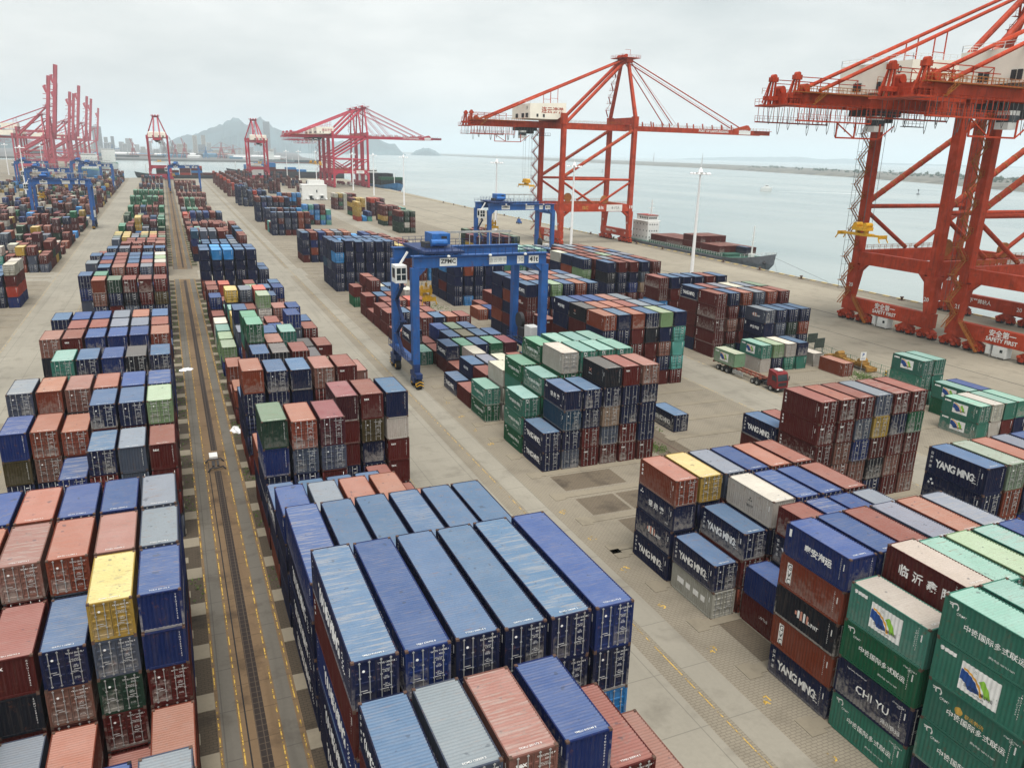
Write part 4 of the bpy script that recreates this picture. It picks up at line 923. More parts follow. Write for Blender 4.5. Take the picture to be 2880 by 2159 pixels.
    for x in (-37.5, -20, 0, 18, SEA): g.box(x-.6, x+.6, -3, 3, GZ+.6, GZ+2)
    for x in (0, SEA): g.box(x-1, x+1, -HG+1, HG-1, GZ+2.5, GZ+3.2)
    gd = g.build('girder', P, o)
    if detail:
        q = MB(); 
        for s in (-1, 1): q.rail((-41, s*4.9, GZ+2.3), (-22, s*4.9, GZ+2.3), 1.15, 1.3); q.rail((3, s*4.6, GZ+2.5), (SEA, s*4.6, GZ+2.5), 1.1, 2)
        q.box(-41, -16, -5.4, -4.2, GZ+2.15, GZ+2.27); q.rail((-38, -5.5, GZ+2.3), (-16, -5.5, GZ+2.3), 1.15, 1.0); q.beam((-36, -5, GZ+.0), (-33, -5, GZ+2.2), .7, .1); q.rail((-36, -5.4, GZ), (-33, -5.4, GZ+2.2), 1.0, .8); q.build('railing', M['orail'], gd)
    bg = MB(); L = 78.0
    for s in (-1, 1): bg.box(0, L, s*3.6-.6, s*3.6+.6, 0, 2.0)
    for x in (.8, 14, 28, 42, 56, 70, L-.6): bg.box(x-.4, x+.4, -3, 3, .4, 1.6)
    for x in (9, 15, 24, 29, 38, 49, 55): bg.beam((x, -3.6, 2.0), (x-.5, -3.6, 4.2), .35, .5); bg.beam((x, 3.6, 2.0), (x-.5, 3.6, 4.2), .35, .5)
    bg.frustum((56, -3.6, 2.2), (64, -3.6, 3.4), 1.2, .6, 1.0, 2.2); bg.frustum((64, -3.6, 3.4), (66, -3.6, 2.4), 1.0, 2.2, 1.0, .8); bg.box(L-10, L, -5.5, -4.2, 1.8, 2.0)
    if boom_up: bg.v = [(x, y, z*1.9) for x, y, z in bg.v]
    boom = bg.build('boom', P, o)
    if detail:
        q = MB(); q.rail((1, -4.9, 2.0), (L-1, -4.9, 2.0), 1.1, 2.0); q.rail((1, 4.9, 2.0), (L-1, 4.9, 2.0), 1.1, 2.0); q.build('railing', M['grail'] if detail == 1 else M['orail'], boom)
        if text: q = MB(); q.text("PORT OF LIANYUNGANG", 1.5, (44, -4.23, 1.0), (1, 0, 0), (0, 0, 1), 0, .03); q.box(59, 66, -4.24, -4.21, .1, 1.9); q.build('lettering', M['white'], boom)
    st = MB()
    if boom_up:
        boom.location = (40.5, 0, GZ+1); boom.rotation_euler = (0, -R(82), 0)
        for s in (-1, 1): st.tube((APX, s*2, APZ), (45, s*3.6, GZ+50), .12, 5); st.tube((APX, s*2, APZ), (42, s*3.6, GZ+34), .12, 5)
    else:
        boom.location = (40.0, 0, GZ+.3)
        for s in (-1, 1):
            st.tube((APX+1, s*2.4, APZ-1), (60.5, s*3.6, GZ+3.5), .22, 6); st.tube((APX+1, s*2.4, APZ-.5), (99.5, s*3.6, GZ+3.5), .26, 6); st.tube((APX+1, s*1.6, APZ), (101, s*2.4, GZ+3.2), .07, 4); st.tube((APX+1, s*.8, APZ), (64, s*2.4, GZ+3.2), .06, 4)
    st.build('forestay', P, o)
    g = MB()
    for s in (-1, 1): g.tube((APX-1, s*2.2, APZ-.6), (-33.5, s*3.6, GZ+2.8), .42, 8)
    g.build('backstay', P, o)
    g = MB()
    for s in (-1, 1): g.tube((APX-1, s*2.3, APZ-1), (4.5, s*3.6, GZ+2.3), .75, 10)
    g.build('rear_strut', P, o)
    for s in (-1, 1):
        g = MB(); g.frustum((SEA, s*HG, 55.3), (APX, s*2.8, APZ-1.2), 1.3, 1.5, 1.1, 1.2); mast = g.build('mast', P, o)
        if detail and s == 1:
            q = MB(); a = Vector((SEA-1.5, HG, 56)); b = Vector((APX-1.5, 2.8, APZ-2))
            for i in range(8):
                c = a.lerp(b, i/8); d = a.lerp(b, (i+1)/8); q.beam(c+Vector((-1.6 if i % 2 else 0, 0, 0)), d+Vector((0 if i % 2 else -1.6, 0, 0)), .5, .12); q.box(d.x-1.9, d.x+.3, d.y-.4, d.y+.6, d.z-.05, d.z+.05); q.rail(d+Vector((-1.9, -.4, 0)), d+Vector((.3, -.4, 0)), 1.1, 1)
            q.build('stairway', P, mast)
    g = MB(); g.box(APX-4.5, APX+5, -5, 5, APZ-.1, APZ+.15); g.box(APX-1.6, APX+1.8, -4, 4, APZ-2.0, APZ-.1)
    for yy in (-3, 0, 3): g.tube((APX-1.5, yy-.6, APZ+.8), (APX-1.5, yy+.6, APZ+.8), .75, 10)
    for a, b in (((-4.5, -5), (5, -5)), ((5, -5), (5, 5)), ((5, 5), (-4.5, 5)), ((-4.5, 5), (-4.5, -5))): g.rail((APX+a[0], a[1], APZ+.1), (APX+b[0], b[1], APZ+.1), 1.1, 2)
    g.beam((APX, -4, APZ+.1), (APX, -4, APZ+3.2), .12); g.beam((APX, -4, APZ+3.2), (APX-2.6, -4, APZ+3.2), .12); g.build('apex_platform', P, o)
    # machinery house
    g = MB(); hx0, hx1, hz0, hz1 = (-15.5, 1.5, GZ+3.4, GZ+9.6)
    pr = [(hx0, hz0), (hx1-4, hz0), (hx1, hz0+2.8), (hx1, hz1+.6), (hx0, hz1-.2)]
    g.add([(x, -9.5, z) for x, z in pr]+[(x, 9.5, z) for x, z in pr], [tuple(range(5)), tuple(range(5, 10))[::-1]]+[(i, i+5, (i+1) % 5+5, (i+1) % 5) for i in range(5)])
    house = g.build('machinery_house', M['cream'], o)
    if detail:
        q = MB(); q.rail((hx0, -9.4, hz1-.1), (hx1, -9.4, hz1+.5), 1.1, 2); q.rail((hx0, 9.4, hz1-.1), (hx1, 9.4, hz1+.5), 1.1, 2); q.rail((hx0, -9.4, hz1-.1), (hx0, 9.4, hz1-.1), 1.1, 2); q.build('railing', M['offwhite'], house)
        q = MB()
        for yy in (-7.2, -6.0, -3.0, -1.8, 3.4, 4.6): q.box(hx0-.35, hx0-.02, yy-.4, yy+.4, hz0+.5, hz0+2.2)
        for xx in (3, 6): q.box(hx0+xx, hx0+xx+.9, -9.6, -9.52, hz0+.7, hz0+1.9)
        q.build('vent', M['dark'], house)
        q = MB(); q.text("连云港港", 2.6, (-5, -9.53, hz0+3.4), (1, 0, 0), (0, 0, 1), 0, .02); q.build('lettering', M[paint], house)
        if detail == 2: q = MB(); q.text(num, 2.2, (hx0-.03, -6, hz0+4.2), (0, -1, 0), (0, 0, 1), 0, .01); q.build('lettering', M['dark'], house)
    # rear end: masts, lower walkway, festoon, trolley
    g = MB()
    for s in (-1, 1):
        for dx, dy in ((-.9, -.55), (.5, -.55), (-.9, .55), (.5, .55)): g.frustum((-40+dx, s*3.4+dy, GZ-.2), (-39.5+dx*.35, s*3.4+dy*.7, GZ+5.4), .38, .38, .28, .28)
        g.box(-40.4, -38.8, s*3.4-.6, s*3.4+.6, GZ+4.6, GZ+5.5); g.tube((-39.6, s*3.4-.5, GZ+5.6), (-39.6, s*3.4+.5, GZ+5.6), .5, 10); g.box(-41.2, -38.6, s*3.4-.9, s*3.4+.9, GZ+1.0, GZ+1.8); g.tube((-37.6, s*3.4-.9, GZ+3.2), (-37.6, s*3.4+.9, GZ+3.2), .75, 12); g.box(-38.4, -36.4, s*3.4-.6, s*3.4+.6, GZ+2.4, GZ+3.2)
        g.beam((-39, s*3.9, GZ+5.1), (-24, s*4.1, GZ+5.2), .16); g.beam((-39, s*3.0, GZ+4.3), (-21, s*3.3, GZ+4.4), .14); g.beam((-40.6, s*3.4, GZ+4.4), (-42, s*3.4, GZ+.4), .18)
        for x in (-34, -29, -24): g.beam((x, s*4.1, GZ+2.5), (x, s*4.1, GZ+5.2), .12); g.beam((x, s*4.1, GZ+5.2), (x, s*3.1, GZ+4.4), .1)
    for x in (-3.2, -2.0 if False else .2): g.beam((x, -3.6, hz1), (x, -3.6, GZ+2.8+(x+33.5)*.408), .2); g.beam((x, 3.6, hz1), (x, 3.6, GZ+2.8+(x+33.5)*.408), .2)
    g.beam((-3.2, -3.6, hz1+2.6), (.2, -3.6, hz1+2.6), .14); g.beam((-3.2, 3.6, hz1+2.6), (.2, 3.6, hz1+2.6), .14)
    g.box(-42.5, -38, -5, 5, GZ-.3, GZ); g.box(-38.5, -37.5, -4.2, 4.2, GZ, GZ+2.4)
    g.rail((-42.5, -5, GZ), (-42.5, 5, GZ), 1.2, 1.2); g.rail((-42.5, -5, GZ), (-38, -5, GZ), 1.2, 1.2)
    g.build('rear_frame', P, o)
    g = MB(); n = 15 if detail == 2 else 7
    for s in (-1, 1):
        g.box(-41, -21, s*6.0-.3, s*6.0+.3, GZ-3.35, GZ-3.1); g.rail((-41, s*6.3, GZ-3.1), (-21, s*6.3, GZ-3.1), 1.15, 1.2, .03)
        for i in range(n): x = -40.5+19.5*i/(n-1); g.beam((x, s*6, GZ-3.2), (x, s*6, GZ+.2), .09); g.beam((x, s*6, GZ+.2), (x, s*4.2, GZ+.4), .09)
        if s > 0: continue
        for x in (-30, -25, -18): g.beam((x, -6, GZ-3.2), (x, -6, GZ-6.2), .25); 
        g.beam((-30, -6, GZ-6.2), (-18, -6, GZ-6.2), .3); g.beam((-30, -6, GZ-3.4), (-25, -6, GZ-6.2), .2); g.beam((-18, -6, GZ-6.2), (-14, -6, GZ-3.4), .2)
    g.build('service_walkway', P, o)
    if detail:
        g = MB()
        for i in range(22 if detail == 2 else 8):
            x = -39+i*(30/(22 if detail == 2 else 8)); dp = 2.6+1.6*((i*7) % 3)/2; pts = [(x+1.3*k/6, 5.0-10*(i % 2), GZ-.2-1.3*dp*math.sin(PI*k/6)) for k in range(7)]; g.path(pts, .07, 4)
        g.build('festoon_cable', M['wire'], o)
    if detail or not boom_up:
        g = MB(); g.box(-18, -9, -3, 3, GZ-1.4, GZ-.1); g.box(-17, -14.4, -3.6, -1, GZ-4.6, GZ-1.4, 1); g.box(-17.04, -14.4+.04, -3.64, -1.2, GZ-3.4, GZ-2.2, 2); g.box(-13, -10, -2, 2, GZ-2.6, GZ-1.4)
        g.rail((-9, -4.2, GZ-3.2), (-3, -4.2, GZ-3.2), 1.1, 1.2); g.box(-9, -3, -4.4, -3.2, GZ-3.35, GZ-3.2)
        tro = g.build('trolley', [M['dark'], M['offwhite'], M['glass']], o)
        sz = 25 if num == '19' else 22.5
        g = MB(); 
        for x, y in ((-13.4, -1.2), (-10.6, -1.2), (-13.4, 1.2), (-10.6, 1.2)): g.beam((x, y, GZ-1.4), (x, y, sz+3), .06)
        g.build('hoist_rope', M['wire'], o)
        g = MB(); g.box(-12.7, -11.3, -3.0, 3.0, sz, sz+.6); g.box(-13.2, -10.8, -2, 2, sz+1.2, sz+2.0)
        for s in (-1, 1): g.box(-12.4, -11.6, s*4.4-1.6, s*4.4+1.6, sz+.05, sz+.5); g.box(-13.2, -10.8, s*5.9-.2, s*5.9+.2, sz-.2, sz+.6); g.tube((-13, s*1.4, sz+2.4), (-11, s*1.4, sz+2.4), .6, 10); g.box(-12.5, -11.5, s*1.2-.3, s*1.2+.3, sz+.5, sz+1.3)
        for s in (-1, 1):
            for k in (-1, 1): g.beam((-12+k*1.2, s*5.9, sz-.2), (-12+k*1.3, s*6.4, sz-1.0), .2)
        g.build('spreader', M['yel'], o)
    # stairway tower on the rear landside leg
    if detail:
        g = MB(); y = HG+.3; z = 4.5; i = 0; x0 = -1.1
        while z < 48:
            a, b = (x0-3.0, x0-.3) if i % 2 == 0 else (x0-.3, x0-3.0)
            for yy in (y-.45, y+.45):
                g.beam((a, yy, z), (b, yy, z+2.9), .09, .22); 
                if detail == 2: g.beam((a, yy, z+1), (b, yy, z+3.9), .06); 
            if detail == 2:
                for k in range(9): u = (k+.5)/9; xx = a+(b-a)*u; g.box(xx-.14, xx+.14, y-.45, y+.45, z+2.9*u-.02, z+2.9*u+.02)
            px = b; g.box(px-(.9 if i % 2 else .1), px+(.1 if i % 2 else .9), y-.6, y+.6, z+2.85, z+2.95); 
            if detail == 2: g.rail((px-.8, y-.6, z+2.95), (px+.4, y-.6, z+2.95), 1.1, 1)
            z += 2.9; i += 1
        g.build('stairway', [M['orail'] if num in '2021' else M[paint]], o)
        if detail == 2:
            g = MB(); g.beam((-1.4, HG-1.5, 5.8), (-1.6, HG-6.5, .4), .8, .15); g.rail((-1.9, HG-1.5, 5.8), (-2.0, HG-6.5, .4), 1.0, .8); g.rail((-1.1, HG-1.5, 5.8), (-1.2, HG-6.5, .4), 1.0, .8); g.build('ladder', M['orail'], o)
            g = MB(); 
            for z in range(8, 50, 3): g.beam((-1.15, HG+1.3, z), (-3.9, HG+1.3, z), .05); 
            g.beam((-3.9, HG+1.3, 8), (-3.9, HG+1.3, 49), .06); g.beam((-2.6, HG+1.3, 8), (-2.6, HG+1.3, 49), .06); g.build('lift_shaft', M['wire'], o)
    return o
c19 = sts('red crane numbered 19 at mid quay with its boom lowered over the water', 'ship to shore cranes on the near quay', 'stsred', '19', 2); c19.location = (158.3, 322, 0)
c20 = sts('big red crane numbered 20 at the right, stairs on its left leg', 'ship to shore cranes on the near quay', 'stsred', '20', 2); c20.location = (157.2, 132.5, 0)
c21 = sts('red crane numbered 21 cut off by the right edge of the view', 'ship to shore cranes on the near quay', 'stsred', '21', 2); c21.location = (156.6, 102.2, 0)
for c in list(c21.children):
    if c.name.split('.')[0] in ('spreader', 'hoist_rope'): bpy.data.objects.remove(c)
def sub(o, loc, label, rz=0): c = copy_tree(o); c.location = loc; c.rotation_euler = (0, 0, rz); c['label'] = label; return c
c16 = sts('nearest of the three crimson red cranes standing close together beyond the white building', 'crimson cranes on the quay', 'stscrimson', '18', 1); c16.location = (157.5, 836, 0)
sub(c16, (158, 868, 0), 'middle of the three crimson red cranes standing close together on the quay'); sub(c16, (158.5, 899, 0), 'rearmost of the three crimson red cranes standing close together on the quay')
c17 = sub(c16, (101, 993, 0), 'crimson crane seen from behind against the double peaked mountain', R(90)); c18 = sub(c16, (-7, 993, 0), 'crimson crane seen from behind left of the centre, boom over the basin', R(90)); c17.scale = c18.scale = (.95, .95, .87)
cp = sts('nearest rose red crane with raised boom at the left quay', 'rose red cranes with raised booms at the left', 'stsrose', '11', 0, True, False); cp.scale = (.84, .84, .84); cp.location = (-117-(SEA+5)*.84, 1030, 0)
for i, (x, y, s, l) in enumerate(((-123, 1150, 1.0, 'second rose red crane with a raised boom from the left'), (-120, 1128, 1.18, 'tallest rose red crane, its raised boom the highest of all'), (-125, 1330, 1, 'rose red crane with raised boom just right of the tallest one'), (-124, 1372, 1, 'rose red crane with raised boom close behind its neighbour, mid group'), (-119, 1400, 1.12, 'taller rose red crane with raised boom right of the middle of the group'),
        (-115, 1480, 1.02, 'rose red crane with raised boom, third from the right end of the group'), (-115, 1560, 1.02, 'rose red crane with raised boom, second from the right end of the group'), (-127, 1900, 1.0, 'farthest and smallest rose red crane with a short raised boom'))):
    s *= .84; c = sub(cp, (x-(SEA+5)*s, y, 0), l); c.scale = (s, s, s)
# ------------------------------------------------------------------ yard gantries on rubber tyres
def rtg(label, detail=2, num="30"):
    o = empty('rubber_tyred_gantry', (0, 0, 0), label, 'yard gantry', 'blue yard gantries'); B = [M['rtgblue']]; S = 23.6; HY = 6.2
    for s in (-1, 1):
        g = MB(); g.box(-.2, S+.2, s*HY-.55, s*HY+.55, 20.3, 22.2); g.box(-.5, S+.5, s*HY-.75, s*HY+.75, 22.2, 22.3)
        gd = g.build('girder', B, o); q = MB(); q.rail((-.4, s*(HY+.75), 22.3), (S+.4, s*(HY+.75), 22.3), 1.1, 1.3); q.box(-.4, S+.4, s*HY+.8*s-.05, s*HY+.8*s+.05, 21.9, 22.0); q.build('railing', M['rtgdark'], gd)
        if s == -1 and detail:
            q = MB(); y = -HY-.58
            for a, b in ((4.2, 7.2), (13.0, 16.2), (18.2, 19.5), (20.4, 22.3)): q.box(a, b, y, y+.02, 20.55, 21.9)
            sg = q.build('sign_panel', M['offwhite'], gd); q = MB(); q.text("ZPMC", 1.0, (5.7, y-.01, 21.3), (1, 0, 0), (0, 0, 1), 0, .03); q.text("41t", 1.15, (21.35, y-.01, 21.2), (1, 0, 0), (0, 0, 1), 0, .04); q.build('lettering', M['dark'], sg)
            q = MB(); q.text("连云港港", .8, (14.6, y-.01, 21.2), (1, 0, 0), (0, 0, 1), 0, .0); q.text(num, 1.1, (18.85, y-.01, 21.2), (1, 0, 0), (0, 0, 1), 0, .0); q.build('lettering', M['grail'], sg)
            for x in (5.6, 13, 19.5): q = MB(); q.lathe([(.1, 0), (.28, .1), (.3, .3), (.1, .4)], (x, y-.5, 22.0), 8); q.build('floodlight', M['offwhite'], gd)
        for x in (0, S):
            g = MB(); g.frustum((x, s*(HY+.15), 4.0), (x, s*HY, 20.3), 1.15, 1.25, 1.25, 1.35, upv=(0, 1, 0)); g.frustum((x, s*HY, 19.0), (x+(1.5 if x == 0 else -1.5), s*HY, 20.4), 1.0, .9, 1.0, .9)
            leg = g.build('leg', B, o); g = MB(); g.box(x-.05-(.62 if x == 0 else 0), x+.6, s*HY-.72, s*HY-.70, 11.2, 12.0); 
            if s == -1: g = MB(); g.box(x-.4, x+.4, s*HY-.70, s*HY-.67, 11.2, 12.1); g.build('sign_panel', M['offwhite'], leg)
            # bogie with wheels
            g = MB(); yc = s*(HY+.4)
            g.box(x-.55, x+.55, yc-1.9, yc+1.9, 1.9, 2.7); g.frustum((x, yc, 2.6), (x, yc, 4.1), 1.0, 1.2, 1.1, 1.2, upv=(0, 1, 0)); g.box(x-.7, x+.7, yc-1.0, yc+1.0, 1.0, 1.9)
            bo = g.build('bogie', M['rtgdark'], o)
            for w_ in (-1.3, 1.3):
                g = MB(); g.tube((x-.45, yc+w_, .78), (x+.45, yc+w_, .78), .78, 16); g.tube((x-.48, yc+w_, .78), (x+.48, yc+w_, .78), .34, 10, 1); g.build('wheel', [M['tyre'], M['yel']], bo)
            g = MB(); yy = yc+s*2.15
            for k in range(5): 
                for q_ in (-1, 1): g.add([(x+q_*.65, yy, .35+.26*k), (x+q_*.65, yy, .50+.26*k), (x, yy, .78+.26*k), (x, yy, .63+.26*k)], [(0, 1, 2, 3)], k % 2)
            g.build('bumper', [M['dark'], M['yel']], bo)
    for x in (0, S):
        g = MB(); g.box(x-.5, x+.5, -HY, HY, 3.6, 4.7); g.box(x-.4, x+.4, -HY+.5, HY-.5, 18.8, 19.8) if x else None; g.build('sill_beam', B, o)
        q = MB(); q.rail((x-1.4, -HY, 4.7), (x-1.4, HY, 4.7), 1.1, 1.3); q.box(x-1.5, x-.5, -HY, HY, 4.6, 4.7); q.build('walkway', M['rtgdark'], o)
    # zigzag stair on the left side, power unit and cabinets on the right side
    g = MB(); z = 4.8; i = 0; x = -1.0
    while z < 19:
        a, b = (-2.4, 1.6) if i % 2 == 0 else (1.6, -2.4); g.beam((x, a, z), (x, b, z+2.9), .6, .1); g.rail((x-.3, a, z), (x-.3, b, z+2.9), 1.0, 1.0, .025); g.box(x-.5, x+.5, b-.5, b+.5, z+2.85, z+2.95); z += 3.0; i += 1
    g.build('stairway', M['rtgdark'], o)
    g = MB(); g.box(S-.9, S+1.0, -3.6, -.8, 5.2, 8.2); g.box(S-.7, S+.9, .2, 2.6, 5.0, 7.2, 1); g.box(S-.9, S+1.2, -4.5, 4.5, 4.7, 4.9, 1); g.tube((S-.3, 3.4, 8.2), (S+.4, 3.4, 8.2), 1.5, 18, 1); g.build('power_unit', [M['offwhite'], M['dark']], o)
    g = MB(); tx = 3.2
    g.box(tx-1.5, tx+5.4, -HY-.5, HY+.5, 22.55, 22.95, 0)
    for s in (-1, 1):
        for k in (0, 4): g.tube((tx+k, s*HY-.15, 22.55), (tx+k, s*HY+.15, 22.55), .35, 10, 0)
    g.box(tx, tx+3.2, -2.4, .6, 22.95, 23.9, 1); g.rail((tx-1.5, -HY-.5, 22.95), (tx+5.4, -HY-.5, 22.95), 1.1, 1); g.rail((tx-1.5, HY+.5, 22.95), (tx+5.4, HY+.5, 22.95), 1.1, 1)
    tr = g.build('trolley', [M['rtgdark'], M['dark']], o)
    g = MB(); g.box(tx+1.4, tx+4.6, -1.6, 2.8, 23.4, 25.3, 0); g.tube((tx+.8, -2.6, 23.9), (tx+3.6, -2.6, 23.9), .6, 12, 0); g.box(tx+3.0, tx+4.0, -1.63, -1.6, 24.2, 24.9, 1); g.build('hoist_house', [M['rtglight'], M['dark']], tr)
    g = MB(); g.box(-2.7, -.75, -4.4, -1.8, 17.6, 20.5, 0); g.box(-2.5, -.95, -4.43, -4.38, 18.1, 20.1, 1); g.box(-2.73, -2.7, -4.0, -2.4, 18.4, 20.0, 1); g.box(-1.8, -1.68, -4.46, -4.38, 18.1, 20.1, 0); g.box(-2.5, -.95, -4.46, -4.38, 19.0, 19.12, 0); g.beam((-1.6, -3, 20.5), (-.2, -3, 22.6), .3, m=0); g.build('operator_cabin', [M['offwhite'], M['glass']], o)
    g = MB(); g.box(8, S-1.2, HY-.5, HY-.2, 24.6, 24.95); 
    for i in range(8): x = 8.2+i*(S-9.8)/7; g.beam((x, HY-.35, 22.3), (x, HY-.35, 24.6), .12)
    g.build('cable_trough', M['grail'], o)
    sz = 14.4 if detail == 2 else 13; cx = tx+.3
    g = MB()
    for a in (-.9, .9):
        for b in (-1.4, 1.4): g.beam((cx+a, b, sz+1.4), (cx+a+.6, b*1.3, 22.6), .06)
    g.build('hoist_rope', M['wire'], o)
    g = MB(); g.box(cx-.5, cx+.5, -3.0, 3.0, sz, sz+.45); g.box(cx-1.2, cx+1.2, -3.15, -2.85, sz-.35, sz+.35); g.box(cx-1.2, cx+1.2, 2.85, 3.15, sz-.35, sz+.35); g.box(cx-1.0, cx+1.0, -1.7, 1.7, sz+.9, sz+1.5)
    for a in (-.8, .8):
        for b in (-1.3, 1.3): g.tube((cx+a-.1, b, sz+1.75), (cx+a+.1, b, sz+1.75), .42, 10); g.box(cx+a-.2, cx+a+.2, b-.2, b+.2, sz+.4, sz+1.0)
    for a in (-1.2, 1.2):
        for b in (-3, 3): g.beam((cx+a, b, sz-.3), (cx+a*1.08, b*1.05, sz-1.0), .14)
    g.build('spreader', M['yel'], o)
    return o
g30 = rtg('big blue yard gantry numbered 30, nearest one, over the right block'); a = W(36.1, 127); g30.location = (a[0], a[1], 0)
for (x, y), l, k in (((97.5, 250), 'blue yard gantry behind the nearest one, in front of the mid quay crane', 1), ((-57.5, 420), 'blue yard gantry nearest on the left side, spanning the mixed far left stacks', 1), ((-82.5, 590), 'dark blue yard gantry behind the nearest left one', 1), ((-80, 830), 'farthest blue yard gantry on the left beside the basin', 1),
                     ((-65, 735), 'blue yard gantry second from the back on the left, beside the lane', 1), ((-119, 800), 'small blue yard gantry at the far left under the rose cranes', 1), ((1.0, 722), 'blue yard gantry over the centre block near the far quay', 1)):
    sub(g30, (x, y, 0), l)
# ------------------------------------------------------------------ ships
def hull(o, L, B, zd, mats, sheer=1.6, bow=12):
    """local: bow at y=0 pointing to -y, stern at y=L"""
    g = MB(); st = [0, .02, .05, .1, .16, .25, .5, .8, .93, 1.0]; rows = []
    lv = [(-3.8, .62), (-1.6, .80), (zd*.5, .93), (zd, 1.0)]
    for u in st:
        y = u*L; row = []
        for z, k in lv:
            t_ = min(1, u/.17); wd = (1-(1-t_)**2.2)*B/2*(k if u < .2 else .5+.5*k if z < -1 else 1)*(1 if u < .85 else 1-.25*(u-.85)/.15)
            rake = (1-max(0, min(1, (z+3.8)/(zd+3.8))))*5.5*(1-min(1, u/.1)); zz = z+(sheer*(1-u/.22)**2 if u < .22 and z == zd else 0)
            row.append((max(.12, wd), y+rake, zz))
        rows.append(row)
    n = len(lv); vs = []
    for row in rows:
        vs += [(-w_, y, z) for w_, y, z in row]+[(w_, y, z) for w_, y, z in row]
    for i in range(len(st)-1):
        for s in (0, n):
            for j in range(n-1):
                a = i*2*n+s+j; b = (i+1)*2*n+s+j; g.add([], [], 0)
                f = (a, a+1, b+1, b) if s == 0 else (a, b, b+1, a+1)
                g.f.append(f); g.m.append(1 if j == 0 else 0)
    g.v = vs+g.v
    for i in range(len(st)-1): a = i*2*n; b = (i+1)*2*n; g.f.append((a+n-1, a+2*n-1, b+2*n-1, b+n-1)); g.m.append(2)
    a = (len(st)-1)*2*n; g.f.append(tuple(range(a, a+n))+tuple(range(a+2*n-1, a+n-1, -1))); g.m.append(0)
    a = 0; g.f.append(tuple(range(a, a+n))+tuple(range(a+2*n-1, a+n-1, -1))); g.m.append(0)
    return g.build('hull', mats, o)
def bridge(o, x0, x1, y0, y1, z0, z1, roofm='antifoul', floors=3):
    g = MB(); g.box(x0+1.2, x1-1.2, y0, y1, z0, z1-2.6); g.box(x0, x1, y0+.5, y1-2, z1-2.6, z1-2.3); g.box(x0+1.6, x1-1.6, y0+.6, y1-2.4, z1-2.3, z1)
    b = g.build('superstructure', M['offwhite'], o)
    g = MB(); n = int((x1-x0-3.6)/1.1)
    for i in range(n): x = x0+1.9+i*1.1; g.box(x, x+.75, y0+.55, y0+.6, z1-1.5, z1-.6)
    for k in range(5): g.box(x0+1.55, x0+1.6, y0+1+k*1.5, y0+1.9+k*1.5, z1-1.5, z1-.6)
    for f in range(floors):
        zz = z0+1.2+f*(z1-2.6-z0)/floors
        for i in range(4): x = x0+2.2+i*(x1-x0-4.6)/3; g.box(x-.25, x+.25, y0-.03, y0, zz, zz+.6)
        for i in range(5): y = y0+1+i*(y1-y0-2)/4; g.box(x0+1.17, x0+1.2, y-.25, y+.25, zz, zz+.6)
    g.build('window', M['glass'], b)
    g = MB(); g.box(x0+1.5, x1-1.5, y0+.4, y1-2.2, z1, z1+.25); g.build('roof', M[roofm], b)
    g = MB(); xm = (x0+x1)/2; g.beam((xm, y0+2.5, z1), (xm, y0+2.5, z1+7), .35); g.beam((xm-1.6, y0+2.5, z1+3.4), (xm+1.6, y0+2.5, z1+3.4), .15); g.beam((xm-1.0, y0+2.5, z1+5.2), (xm+1.0, y0+2.5, z1+5.2), .15); g.beam((xm-1.5, y0+2.5, z1+.2), (xm, y0+2.5, z1+4), .12); g.rail((x0+1.5, y0+.4, z1+.2), (x1-1.5, y0+.4, z1+.2), 1, 1); g.build('radar_mast', M['offwhite'], o)
    return b
s1 = empty('cargo_ship', (206.4, 226.5, 0), 'grey coastal freighter moored at the quay, carrying maroon containers', 'cargo ship')
hl_ = hull(s1, 101, 15.4, 1.4, [M['shipgrey'], M['antifoul'], M['deckgreen']], 3.4)
g = MB(); g.text("连云和谐", 1.1, (-3.5, 6.4, 2.2), (.42, -.9, 0), (-.3, -.15, .94), 0, .02); g.build('lettering', M['dark'], hl_)
g = MB(); g.lathe([(.5, 0), (.8, .5), (.3, 1.4)], (-2.2, 3.2, .6), 8); g.beam((-2.2, 3.0, .8), (-1.6, 2.2, -3.5), .14); g.build('anchor', M['dark'], s1)
bridge(s1, -6.6, 1.8, 79, 92, 1.4, 12.6)
g = MB(); g.tube((0, 13.5, 1.4), (0, 13.2, 14), .35, 8, r1=.2); g.beam((-1.2, 13.4, 8), (1.2, 13.4, 8), .15); g.beam((-.8, 13.4, 10), (.8, 13.4, 10), .12); g.box(-.8, .8, 12.6, 14.4, 1.4, 3.4); g.build('foremast', M['offwhite'], s1)
g = MB(); 
for a, b in (((-7.4, 22, 1.5), (-7.6, 76, 1.5)), ((7.4, 22, 1.5), (7.6, 76, 1.5)), ((-2.5, 2.5, 4.0), (-6.6, 12, 2.4)), ((2.5, 2.5, 4.0), (6.6, 12, 2.4)), ((-2.5, 2.5, 4), (2.5, 2.5, 4))): g.rail(a, b, 1.1, 1.6, .04)
g.build('railing', M['offwhite'], s1)
g = MB(); g.box(-6.4, 6.4, 20, 76, 1.4, 2.5); 
for i in range(26): g.box(-7.0, -6.4, 20.5+2.1*i, 20.8+2.1*i, 1.4, 2.4)
g.build('hatch_coaming', M['deckgreen'], s1)
r = random.Random(5); nn = 0
def deckc(x, y, z, L=12.192, col='r', label=''):
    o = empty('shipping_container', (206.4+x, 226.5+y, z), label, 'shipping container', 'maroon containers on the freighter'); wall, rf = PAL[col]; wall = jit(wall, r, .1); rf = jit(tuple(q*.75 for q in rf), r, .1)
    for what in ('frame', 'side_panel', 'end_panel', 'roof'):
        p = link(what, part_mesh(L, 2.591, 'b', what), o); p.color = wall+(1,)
        if what == 'roof': p['roofcol'] = list(rf)
